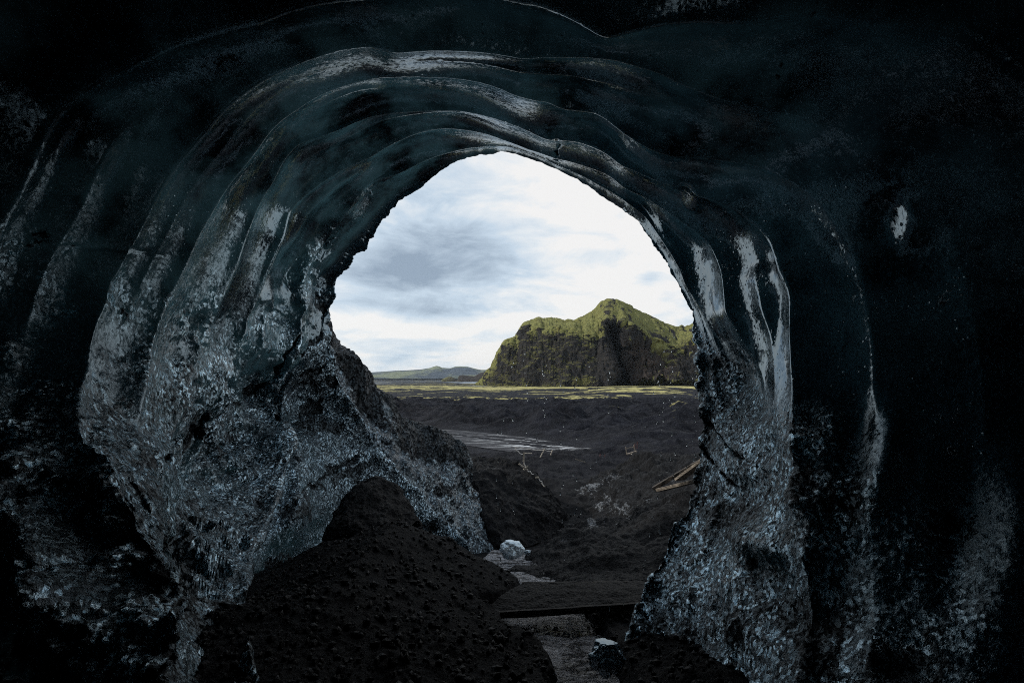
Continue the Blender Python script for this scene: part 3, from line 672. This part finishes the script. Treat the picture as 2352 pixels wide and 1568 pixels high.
def on_plane(pts, n, z):
    a = np.array(pts, float); x = np.linspace(a[0, 0], a[-1, 0], n); y = np.interp(x, a[:, 0], a[:, 1])
    q = pt(x, y, np.ones(n)); s = z/q[:, 2]; return q*s[:, None]
A, B = on_plane(up, 260, ZR), on_plane(lo_, 260, ZR)
t = np.linspace(0, 1, 60)[:, None, None]
RP = A[None]*(1-t)+B[None]*t
flow = np.sin(np.pi*t[..., 0])**.5+0*RP[..., 0]
Xr, Yr = proj(RP)
flow = np.clip(flow, 0, 1)*(.25+.75*sstep(Xr, 1080, 1230))*(1-sstep(Xr, 1400, 1500)*.6)
wr = grid_mesh('river', RP, water_material('river_water', (0.022, 0.022, 0.026), (0.80, 0.84, 0.88), (.16, .85, 1), .53, .60, .25, 3, .5, .10), {'flow': flow})
tag(wr, 'braided grey river with pale rippled water crossing the black plain', kind='structure')

ys = np.linspace(2.2, 15.5, 360); xs = np.linspace(-1, 1, 60)
cxs = np.interp(ys, [1, 4, 5, 7, 9.5, 14, 16], [.15, .45, .62, .66, .3, -.05, .2]); wd = np.interp(ys, [2, 5, 7, 9, 12, 14, 16], [.75, .75, .75, .7, .7, .8, .7])
cz = np.interp(ys, yk, zk)+.10
SP = np.stack([cxs[:, None]+wd[:, None]*xs[None], ys[:, None]+0*xs[None], cz[:, None]+0*xs[None]], -1)
SP[..., 2] += .026*ridged(SP*np.array([2.2, 3.2, 1]), 4, 12)+.008*fbm(SP*9, 3, 22)
smw = grid_mesh('stream', SP, water_material('stream_water', (0.10, 0.10, 0.105), (0.50, 0.50, 0.53), (2.2, 3.4, 1), .44, .54, .22, 7), {'flow': 1.0})
tag(smw, 'shallow grey meltwater stream running out under the plank bridge', kind='structure')

# ------------------------------------------------------------------ mountain
sil = [(1095,893),(1108,877),(1130,843),(1136,828),(1151,801),(1160,787),(1168,782),(1177,777),(1187,774),(1190,768),(1198,754),(1206,744),(1212,741),(1221,736),(1233,733),(1256,732.5),(1283,733),(1287,735),(1296,738),(1315,737),(1338,730),(1362,714),
       (1379,694),(1383,691),(1387,692),(1400,687),(1417,687),(1429,694),(1437,699),(1444,702),(1452,708),(1460,710),(1473,718),(1480,720),(1502,731),(1531,744),(1552,752),(1561,751),(1566,746),(1571,751),(1585,748),(1600,738),(1650,715),(1720,700),(1800,690)]
basel = [(1090,893),(1250,893),(1330,892),(1400,890),(1460,886),(1520,884),(1600,883),(1800,880)]
mossl = [(1095,892),(1130,845),(1168,788),(1190,790),(1208,765),(1240,757),(1290,759),(1320,764),(1345,769),(1362,785),(1378,790),(1388,748),(1400,740),(1430,748),(1440,758),(1465,768),(1485,786),(1500,796),(1530,806),(1560,806),(1590,786),(1650,770),(1800,750)]
NU, NVM = 820, 420
mx = np.linspace(1095, 1800, NU)
ip = lambda L: np.interp(mx, [a for a, _ in L], [b for _, b in L])
ysil, ybas, ymos = ip(sil), ip(basel), ip(mossl)
ymos = ymos + 9*fbm(np.stack([mx*.035, 0*mx, 0*mx], -1), 4, 66, .65)
ymos = np.minimum(np.maximum(ymos, ysil+3), ybas-2)
s = np.linspace(0, 1, NVM)
S1, S2 = .62, .90
img_y = np.where(s[:, None] < S1, ybas+4+(ymos-ybas-4)*(s[:, None]/S1), np.where(s[:, None] < S2, ymos+(ysil-ymos)*((s[:, None]-S1)/(S2-S1)), ysil))
d0 = np.interp(mx, [1095, 1180, 1300, 1400, 1500, 1650, 1800], [960, 900, 850, 830, 850, 880, 900])
dep = np.where(s[:, None] < S1, d0+105*(s[:, None]/S1)**1.1, d0+105+190*np.clip((s[:, None]-S1)/(S2-S1), 0, 1)**1.1)
MX = mx[None]+0*img_y
def poly_sdf(X, Y, poly):
    p = np.array(poly, float); d = np.full(X.shape, 1e9); ins = np.zeros(X.shape, bool)
    for i in range(len(p)):
        a, b = p[i], p[(i+1) % len(p)]; ab = b-a; t = np.clip(((X-a[0])*ab[0]+(Y-a[1])*ab[1])/(ab@ab), 0, 1)
        d = np.minimum(d, np.hypot(X-a[0]-t*ab[0], Y-a[1]-t*ab[1]))
        c = ((a[1] > Y) != (b[1] > Y)) & (X < (b[0]-a[0])*(Y-a[1])/(b[1]-a[1]+1e-9)+a[0]); ins ^= c
    return np.where(ins, d, -d)
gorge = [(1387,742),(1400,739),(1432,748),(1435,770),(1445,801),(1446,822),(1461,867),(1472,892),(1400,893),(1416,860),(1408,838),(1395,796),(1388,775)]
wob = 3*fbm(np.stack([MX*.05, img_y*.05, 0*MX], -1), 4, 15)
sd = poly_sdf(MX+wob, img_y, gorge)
dep = dep + 190*sstep(sd, -1, 7)
sd2 = poly_sdf(MX+wob, img_y, [(1436,790),(1480,790),(1520,815),(1550,850),(1530,884),(1440,892)])
dep = dep + 35*sstep(sd2, -10, 20)
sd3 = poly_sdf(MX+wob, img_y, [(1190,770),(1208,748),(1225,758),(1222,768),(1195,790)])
dep = dep + 20*sstep(sd3, -2, 4)
MP = pt(MX, img_y, dep)
behind = s > S2
tb = ((s[behind]-S2)/(1-S2))[:, None]
MP[behind, :, 1] += tb*320; MP[behind, :, 2] -= (tb**1.5)*(MP[behind][:, :, 2]+15)
n = to_cam(MP, grid_normals(MP))
edge = (1-sstep(s, S2-.02, S2))[:, None]*.85+.15
gul = ridged(np.stack([MP[..., 0]*.055, MP[..., 1]*.02, MP[..., 2]*.014], -1), 5, 16, .55)
gul2 = ridged(MP*.022, 6, 46, .55)
cl = (1-sstep(s, S1-.05, S1+.05))[:, None]
MP = MP + n*(edge*(cl*((4.0+3.5*sstep(MX, 1400, 1470))*gul+(3.2+2.5*sstep(MX, 1400, 1470))*gul2)+(1-cl)*(1.8*gul+2.4*gul2)))[..., None]
MP[..., 2] += .8*fbm(MP*.06, 4, 26)
n = to_cam(MP, grid_normals(MP))
top = sstep(s, S1-.16, S1+.16)[:, None]+0*cl
pn = fbm(MP*.03, 5, 36, .6); pn2 = fbm(np.stack([MP[..., 0]*.03, MP[..., 1]*.03, MP[..., 2]*.12], -1), 4, 56)
leftside = sstep(-MX, -1400, -1340)
below_ = np.clip(img_y-ymos, 0, None)
mo = 1.15*top + .55*pn + 1.9*(n[..., 2]-.12)*leftside + .6*pn2*leftside - .12 - .62*leftside*cl*sstep(below_, 2, 18) - .6*(1-leftside)*cl
mo += .7*np.exp(-(((MX-1340)/20)**2+((img_y-884)/9)**2)) + .35*np.exp(-(((img_y-896)/8)**2))
mo += .8*np.exp(-(((MX-1530)/40)**2+((img_y-800)/18)**2))*cl
below = np.clip(img_y-ymos, 0, None)
tong = fbm(np.stack([(MX+.35*img_y)*.10, img_y*.018, 0*MX], -1), 4, 96, .55)
mo += cl*(1.5*tong+.5)*np.exp(-below/16)
dg = fbm(np.stack([(MX+.9*img_y)*.13, (img_y-.6*MX)*.02, 0*MX+5], -1), 4, 97, .6)
mo += cl*(1-leftside)*(1.1*dg+.62*sstep(MX, 1465, 1540))
mo -= top*(.9*sstep(fbm(np.stack([(MX-.7*img_y)*.07, img_y*.05, 0*MX+9], -1), 5, 98, .6), .12, .5))
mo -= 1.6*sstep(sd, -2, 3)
mo -= .9*np.exp(-(((MX-1500)/16)**2+((img_y-772)/10)**2)) + .9*np.exp(-(((MX-1400)/10)**2+((img_y-712)/16)**2)) + 1.8*sstep(sd3, -2, 2)
def mountain_material():
    m, N, b = new_mat('mossy_cliff')
    co = N.n('ShaderNodeTexCoord').outputs['Object']
    mo = N.attr('moss'); br = N.attr('brown')
    g = N.noise(co, .06, 9, .7, .3); g2 = N.noise(N.scalev(co, (1, 1, .25)), .18, 7, .7); g4 = N.noise(co, .4, 5, .7)
    rock = N.mix(N.ramp(g2, .3, .7), (0.009, 0.010, 0.013), (0.036, 0.032, 0.028))
    dull = N.attr('dull')
    rock = N.mix(N.math('MULTIPLY', br, N.ramp(g, .3, .6)), rock, (0.050, 0.038, 0.032))
    rock = N.mix(N.attr('gorge'), rock, (0.002, 0.0035, 0.008))  # shadow in the gorge painted into the rock as near-black blue
    mm = N.ramp(N.math('ADD', mo, N.math('MULTIPLY', N.math('SUBTRACT', N.math('ADD', N.math('MULTIPLY', g, .6), N.math('MULTIPLY', g4, .4)), .5), 1.8)), .20, .62)
    mc = N.mix(N.ramp(g4, .3, .7), (0.115, 0.118, 0.036), (0.27, 0.275, 0.095))
    mc = N.mix(N.ramp(g, .35, .7, 0, .6), mc, (0.085, 0.070, 0.022))
    mc = N.mix(N.math('MULTIPLY', dull, .75), mc, (0.060, 0.056, 0.021))  # shade of the unlit left cliff painted in by darkening its moss
    N.put(b.inputs['Base Color'], N.mix(mm, rock, mc)); b.inputs['Roughness'].default_value = .95
    b.inputs['Specular IOR Level'].default_value = .15
    bp = N.n('ShaderNodeBump'); bp.inputs['Strength'].default_value = 1; bp.inputs['Distance'].default_value = 1
    N.put(bp.inputs['Height'], N.math('ADD', N.math('MULTIPLY', g2, 6), N.math('MULTIPLY', g, 9))); N.put(b.inputs['Normal'], bp.outputs[0])
    return m
M_MOUNT = mountain_material()
brown = sstep(sd2, -14, 6)
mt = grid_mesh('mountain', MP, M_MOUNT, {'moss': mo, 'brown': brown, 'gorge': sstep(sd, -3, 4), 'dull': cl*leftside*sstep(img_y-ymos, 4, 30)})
tag(mt, 'steep mossy green mountain with black cliffs and a dark gorge beyond the plain', kind='structure')

# far hills
def hill(name, label, sil, d, thick, y0, mat, seed, rough=1.0, mossv=.4):
    x = np.linspace(sil[0][0], sil[-1][0], 300); ys = np.interp(x, [a for a, _ in sil], [b for _, b in sil])
    t = np.linspace(0, 1, 70)[:, None]
    f = np.clip(t/.6, 0, 1)
    yy = y0+(ys-y0)*f**.8; dd = d+thick*f*.5
    P = pt(x[None]+0*yy, yy, dd); b = np.clip((t-.6)/.4, 0, 1); P[..., 1] += b*thick; P[..., 2] -= (b**1.5)*(P[..., 2]+20)
    P[..., 2] += rough*.006*d*ridged(P*(14/d), 4, seed)*.35*np.sin(np.pi*np.clip(f, 0, .93))
    return tag(grid_mesh(name, P, mat, {'moss': mossv+.5*fbm(P*(10/d), 3, seed+2), 'brown': .4}), label, kind='structure')
def far_material():
    m, N, b = new_mat('distant_slopes')
    co = N.n('ShaderNodeTexCoord').outputs['Object']
    g = N.noise(co, .004, 8, .65, .3)
    c = N.mix(N.ramp(N.math('ADD', N.attr('moss'), N.math('MULTIPLY', N.math('SUBTRACT', g, .5), 2)), .2, .7), (0.055, 0.07, 0.09), (0.16, 0.18, 0.12))
    N.put(b.inputs['Base Color'], c); b.inputs['Roughness'].default_value = 1; b.inputs['Specular IOR Level'].default_value = .1
    bp = N.n('ShaderNodeBump'); bp.inputs['Strength'].default_value = 1; bp.inputs['Distance'].default_value = 1
    N.put(bp.inputs['Height'], N.math('MULTIPLY', g, 120)); N.put(b.inputs['Normal'], bp.outputs[0])
    return m
M_FAR = far_material()
hill('hills', 'pale low hills on the horizon left of the mountain', [(700,862),(800,857),(853,855),(900,852),(937,850),(965,848),(988,845),(996,842),(1002,840),(1008,841),(1015,844),(1035,845),(1044,842),(1050,841),(1062,841.5),(1074,842),(1090,846),(1105,849),(1127,849),(1160,852),(1200,858)], 6800, 1500, 869, M_FAR, 61, 1.0, .35)
hill('hills', 'dark low mossy outcrop standing on the plain before the pale hills', [(1050,876),(1054,864),(1060,861.5),(1075,863),(1090,864),(1100,858),(1115,853),(1130,851),(1160,850)], 2300, 250, 877, M_MOUNT, 62, 1.0, .1)
hill('hills', 'small dark mossy knoll rising from the plain before the pale hills', [(1014,874.5),(1018,870),(1026,866),(1036,865),(1043,868),(1050,874.5)], 2600, 120, 875.5, M_MOUNT, 63, .6, .25)

# ------------------------------------------------------------------ small things
def simple_mat(name, c1, c2, sc=(30, 30, 3), rough=.8, bump=.004, nsc=1.0):
    m, N, b = new_mat(name)
    co = N.scalev(N.n('ShaderNodeTexCoord').outputs['Object'], sc)
    n = N.noise(co, nsc, 6, .65, .3)
    N.put(b.inputs['Base Color'], N.mix(N.ramp(n, .3, .7), c1, c2)); b.inputs['Roughness'].default_value = rough
    bp = N.n('ShaderNodeBump'); bp.inputs['Strength'].default_value = 1; bp.inputs['Distance'].default_value = bump
    N.put(bp.inputs['Height'], n); N.put(b.inputs['Normal'], bp.outputs[0])
    return m
M_WOOD = simple_mat('weathered_wood', (0.035, 0.028, 0.022), (0.24, 0.205, 0.165), (3, 14, 30))
M_DWOOD = simple_mat('damp_wood', (0.012, 0.009, 0.007), (0.045, 0.034, 0.024), (2, 14, 30))
M_POST = simple_mat('pale_wood', (0.22, 0.19, 0.15), (0.48, 0.43, 0.36), (20, 20, 4))
M_ROPE = simple_mat('pale_rope', (0.45, 0.43, 0.40), (0.65, 0.62, 0.58), (60, 60, 60))
M_RED = simple_mat('red_paint', (0.10, 0.025, 0.018), (0.16, 0.04, 0.025), (20, 20, 20))

def raw_mesh(name, verts, faces, mat, parent=None, smooth=False):
    me = bpy.data.meshes.new(name); me.from_pydata([tuple(v) for v in verts], [], faces); me.materials.append(mat)
    if smooth: me.polygons.foreach_set('use_smooth', [True]*len(me.polygons))
    me.update(); o = bpy.data.objects.new(name, me); COL.objects.link(o)
    if parent: o.parent = parent
    return o
def beam(name, a, b, w, h, mat, parent=None, seg=14, wob=.006, origin=None, upv=(0, 0, 1)):
    """a worn plank or post from a to b: bevelled section, slightly bowed and chipped"""
    a = Vector(a); b = Vector(b); o0 = Vector(origin) if origin is not None else Vector((0, 0, 0))
    ax = (b-a).normalized(); s = ax.cross(Vector(upv)).normalized(); u = s.cross(ax).normalized()
    c = .18
    prof = [(-1+c, -1), (1-c, -1), (1, -1+c), (1, 1-c), (1-c, 1), (-1+c, 1), (-1, 1-c), (-1, -1+c)]
    vs, fs = [], []; r = np.random.RandomState(int(abs(a.x*77+a.y*31+b.z*13)) % 9999)
    for i in range(seg+1):
        t = i/seg; cpt = a.lerp(b, t)-o0
        for (px, py) in prof:
            j = 1+r.uniform(-1, 1)*wob/max(w, h)*2
            vs.append(cpt+s*(px*w/2*j)+u*(py*h/2*j))
    for i in range(seg):
        for j in range(8):
            fs.append((i*8+j, i*8+(j+1) % 8, (i+1)*8+(j+1) % 8, (i+1)*8+j))
    fs.append(tuple(range(7, -1, -1))); fs.append(tuple(range(seg*8, seg*8+8)))
    o = raw_mesh(name, vs, fs, mat, parent); 
    if origin is not None and parent is None: o.location = o0
    return o
def rope(name, pts, r, mat, parent=None, origin=(0, 0, 0), sag=.0):
    P = [Vector(p) for p in pts]; path = []
    for i in range(len(P)-1):
        for k in range(10):
            t = k/10; q = P[i].lerp(P[i+1], t); q.z -= sag*4*t*(1-t); path.append(q)
    path.append(P[-1]); vs, fs = [], []
    for i, q in enumerate(path):
        d = (path[min(i+1, len(path)-1)]-path[max(i-1, 0)]).normalized(); s = d.cross(Vector((.01, 0, 1))).normalized(); u = s.cross(d)
        for k in range(6):
            a = k*math.pi/3; vs.append(q-Vector(origin)+s*(r*math.cos(a))+u*(r*math.sin(a)))
    for i in range(len(path)-1):
        for k in range(6): fs.append((i*6+k, i*6+(k+1) % 6, (i+1)*6+(k+1) % 6, (i+1)*6+k))
    return raw_mesh(name, vs, fs, mat, parent, True)
def empty(name, loc, *tags, **kw):
    o = bpy.data.objects.new(name, None); COL.objects.link(o); o.location = loc; o.empty_display_size = .2
    return tag(o, *tags, **kw)

# plank bridge over the stream, its deck strewn with gravel
org = V(1290, 1400, 7.2)
br = empty('plank_bridge', org, 'low dark plank bridge strewn with gravel over the meltwater stream', 'bridge')
fa_, fb_ = V(1105, 1414, 7.0), V(1500, 1389, 7.0)
beam('front_beam', fa_, fb_, .05, .085, M_DWOOD, br, 24, .004, org)
ra_, rb_ = V(1200, 1342, 7.9), V(1480, 1340, 7.9)
beam('rear_beam', ra_, rb_, .05, .07, M_DWOOD, br, 20, .004, org)
na, nb = 160, 70
a0, a1, b0, b1_ = np.array(fa_), np.array(fb_), np.array(ra_), np.array(rb_)
u = np.linspace(0, 1, na)[None, :, None]; v = np.linspace(0, 1, nb)[:, None, None]
DP = (a0*(1-u)+a1*u)*(1-v)+(b0*(1-u)+b1_*u)*v
DP[..., 2] += .035+.02*fbm(DP*5, 4, 65)+.03*np.sin(np.pi*v[..., 0]); DP -= np.array(org)
grid_mesh('deck', DP, ash_material('deck_gravel', 1.0, hi=(0.032, 0.030, 0.028)), {'ice': -.9}, parent=br)

# weathered planks on the right bank
def plank(a, b, w, h, label):
    o = beam('plank', a, b, w, h, M_WOOD, None, 18, .008, origin=tuple((Vector(a)+Vector(b))/2))
    tag(o, label, 'plank', 'weathered planks on the right bank'); return o
plank(V(1518, 1124, 13.0), V(1640, 1094, 11.6), .34, .08, 'broad weathered grey plank lying lowest on the gravel bank')
plank(V(1560, 1100, 14.0), V(1660, 1028, 12.6), .32, .08, 'steeply tilted weathered plank above the lower grey plank')
dk = beam('plank', V(1500, 1122, 14.6), V(1640, 1040, 14.2), .12, .10, M_DWOOD, None, 18, .008, origin=tuple(V(1550, 1080, 14.4)))
tag(dk, 'dark damp beam running up the gravel behind the two pale planks', 'plank', 'weathered planks on the right bank')

# white ice chunk by the stream
def blob_mesh(name, c, r, mat, seed, amp_=.25, res=70, cut=None):
    u = np.linspace(0, 2*np.pi, res*2, endpoint=False); v = np.linspace(.001, np.pi-.001, res)
    D = np.stack([np.sin(v)[:, None]*np.cos(u)[None], np.sin(v)[:, None]*np.sin(u)[None], np.cos(v)[:, None]+0*u[None]], -1)
    f = 1+amp_*fbm(D*1.2+seed, 3, seed)+.12*amp_*ridged(D*4+seed, 3, seed)
    f = np.minimum(f, 1.0/np.maximum(np.abs(D[..., 2]), .3)*.93)
    if cut: f = f*(1-cut[3]*np.exp(-np.sum((D-np.array(cut[:3]))**2, -1)/.12))
    P = D*f[..., None]*np.array(r)
    at = {'ash': -1.2+.0*f, 'rough': .06+0*f, 'pale': 1+0*f}
    if cut: at['ash'] = at['ash']+1.35*np.exp(-np.sum(((D-np.array(cut[:3]))*np.array([1, 1, 1.8]))**2, -1)/.16)
    o = grid_mesh(name, P, mat, at, wrap=True); o.location = c
    return o
M_WICE = ice_material('clear_ice_white', deep=(0.5, 0.56, 0.60), pale=(0.70, 0.76, 0.80), sc=1.2, bump=.4)
M_GICE = ice_material('grey_ice', deep=(0.16, 0.18, 0.20), pale=(0.25, 0.28, 0.31), sc=1.2)
c = blob_mesh('ice_chunk', V(1176, 1262, 13.6), (.29, .22, .23), M_WICE, 3, .26, 60, (.35, -.9, .18, .10))
tag(c, 'small rounded white ice chunk with a dark hollow beside the stream', 'ice chunk')
c = blob_mesh('ice_chunk', V(1212, 1268, 13.2), (.08, .06, .06), M_GICE, 5, .3, 30)
tag(c, 'tiny grey ice fragment lying just right of the white ice chunk', 'ice chunk')
c = blob_mesh('ice_chunk', V(1392, 1510, 4.9), (.15, .13, .14), M_GICE, 8, .3, 60)
tag(c, 'dull grey ice lump resting in the near stream below the bridge', 'ice chunk')

# rope handrails on leaning posts
def ground_z(x, y):
    i = np.interp(y, dist, np.arange(len(dist))); j = np.interp(math.atan2(x, y), az, np.arange(len(az)))
    i0, j0 = int(min(i, len(dist)-2)), int(min(j, len(az)-2)); fi, fj = i-i0, j-j0
    return (GZn[i0, j0]*(1-fi)+GZn[i0+1, j0]*fi)*(1-fj)+(GZn[i0, j0+1]*(1-fi)+GZn[i0+1, j0+1]*fi)*fj
def hit(x, y, lo=25, hi=95, fall=58):
    for d in np.exp(np.linspace(math.log(lo), math.log(hi), 900)):
        q = pt(x, y, d)
        if ground_z(q[0], q[1]) >= q[2]: return float(d)
    return fall
def fence(label, posts, ropes, d, thick=.07):
    o0 = V(posts[0][2], posts[0][3], d)
    fo = empty('rope_fence', o0, label, 'rope fence')
    for (x0, y0, x1, y1) in posts: beam('post', V(x0, y0, d), V(x1, y1, d), thick, thick, M_POST, fo, 6, .006, o0, (0, 1, 0.01))
    for r in ropes: rope('rope', [V(x, y, d) for x, y in r], .022, M_ROPE, fo, o0, .06)
    return fo
fence('toppled white rope handrail with short posts trailing down the dark bank', [(1203,1039,1203,1060),(1192,1065,1212,1079),(1212,1070,1203,1079),(1230,1096,1238,1096.5),(1250,1115,1251.5,1129)],
      [[(1183,1025),(1190,1036),(1203,1042)],[(1203,1058),(1206,1068),(1209,1076),(1218,1082),(1226,1088)],[(1237,1097),(1244,1104),(1248,1113),(1250,1117)]], 20.9, .065)
fence('two leaning pale posts joined by a sagging rope before the river', [(1251,1030,1241,1050),(1269,1033,1263,1049)], [[(1183,1025),(1215,1031),(1251,1033),(1269,1036)]], hit(1252, 1049), .10)
D6 = hit(1448, 1041)
fr = empty('wooden_frame', V(1448, 1042, D6), 'small leaning wooden gate frame beside the river bend', 'wooden frame')
o0 = tuple(fr.location)
beam('post', V(1437,1026,D6), V(1440,1044,D6), .10, .10, M_WOOD, fr, 6, .005, o0, (0, 1, .01)); beam('post', V(1455,1022,D6), V(1460,1038,D6), .12, .10, M_WOOD, fr, 6, .005, o0, (0, 1, .01))
beam('crossbar', V(1438,1029,D6), V(1456,1026,D6), .06, .06, M_WOOD, fr, 6, .004, o0); beam('sill_board', V(1440,1043,D6-.2), V(1462,1036.5,D6-.2), .25, .16, M_WOOD, fr, 6, .01, o0)
o = beam('plank', V(1450,1043,D6-1), V(1484,1046,D6-1), .3, .12, M_POST, None, 8, .01, origin=tuple(V(1466,1044,58))); tag(o, 'thin pale plank on the ground just right of the gate frame', 'plank')
o = beam('stick', V(1203,1040.5,40), V(1222,1040.5,40), .05, .05, M_POST, None, 6, .005, origin=tuple(V(1212,1040.5,40))); tag(o, 'short pale stick lying level behind the toppled rope handrail', 'stick')
o = beam('stick', V(1322,1054,40), V(1344,1061,40), .05, .05, M_WOOD, None, 6, .005, origin=tuple(V(1333,1057.5,40))); tag(o, 'thin brown stick tilted on the gravel below the river', 'stick')
for i, (x, y0, y1) in enumerate(((1458,1030,1018),(1463,1030,1014),(1378,1049,1042),(1389,1049,1043))):
    d = D6+1 if i < 2 else hit(x, y0)
    o = beam('marker_stake', V(x, y0, d), V(x+.6, y1, d), .0008*d, .0008*d, M_RED, None, 4, .003, origin=tuple(V(x, y0, d)), upv=(0, 1, .01))
    tag(o, ('slim red marker stake just behind the gate frame', 'taller slim red marker stake right of the gate frame', 'short red marker stake by the river edge left of the gate frame', 'short red marker stake nearer the gate frame by the river')[i], 'marker stake', 'red marker stakes')

# meltwater drips falling at the mouth
def drop_mesh():
    me = bpy.data.meshes.new('water_drop'); vs, fs = [], []
    prof = [(0.0, -1.0), (.55, -.86), (.9, -.6), (1, -.2), (.85, .3), (.5, .75), (0.0, 1.0)]
    for r, z in prof:
        for k in range(8): vs.append((r*math.cos(k*math.pi/4), r*math.sin(k*math.pi/4), z))
    for i in range(len(prof)-1):
        for k in range(8): fs.append((i*8+k, i*8+(k+1) % 8, (i+1)*8+(k+1) % 8, (i+1)*8+k))
    me.from_pydata(vs, [], fs); me.polygons.foreach_set('use_smooth', [True]*len(fs)); me.update(); return me
m, N, b = new_mat('falling_water'); b.inputs['Base Color'].default_value = (.85, .9, .93, 1); b.inputs['Roughness'].default_value = .05; b.inputs['IOR'].default_value = 1.33
b.inputs['Transmission Weight'].default_value = .85
dm = drop_mesh(); dm.materials.append(m)
r = np.random.RandomState(5)
cols = [(1545,760,1330,16),(1512,860,1300,10),(1594,745,1060,20),(1520,770,1100,10),(1250,790,1010,9),(1208,800,960,7),(1290,840,1200,8),(1321,830,1300,7),(1397,830,960,6),(1180,820,1250,6),(1145,890,1180,6)]
drops = []
for (x, y0, y1, nn) in cols:
    for k in range(nn): drops.append((x+r.uniform(-5, 5), r.uniform(y0, y1), r.uniform(5.6, 7.4)))
for k in range(34): drops.append((r.uniform(1130, 1590), r.uniform(780, 1400), r.uniform(5.2, 8)))
first = None
for i, (x, y, d) in enumerate(drops):
    o = bpy.data.objects.new('water_drop', dm); COL.objects.link(o); o.location = V(x, y, d)
    q = r.uniform(.7, 1.3); o.scale = (.0058*q*d/6, .0058*q*d/6, .020*q*d/6)
    tag(o, 'clear meltwater drop falling through the air before the cave opening', 'water drop', 'meltwater drops falling at the cave mouth')

# thin air: far things fade a little towards the horizon
def haze_box():
    x, y0, y1, z0, z1 = 80000, -40, 20500, -60, 420
    vs = [(sx_*x, yy, zz_) for zz_ in (z0, z1) for yy in (y0, y1) for sx_ in (-1, 1)]
    fs = [(0, 2, 3, 1), (4, 5, 7, 6), (0, 1, 5, 4), (2, 6, 7, 3), (0, 4, 6, 2), (1, 3, 7, 5)]
    m = bpy.data.materials.new('thin_air'); m.use_nodes = True; t = m.node_tree; t.nodes.clear()
    v = t.nodes.new('ShaderNodeVolumePrincipled'); o = t.nodes.new('ShaderNodeOutputMaterial')
    v.inputs['Color'].default_value = (.74, .87, 1, 1); v.inputs['Density'].default_value = 1.5e-5; v.inputs['Anisotropy'].default_value = .2
    t.links.new(v.outputs[0], o.inputs['Volume'])
    tag(raw_mesh('haze', vs, fs, m), 'thin pale haze over the distant plain and hills', 'haze', kind='stuff')
haze_box()
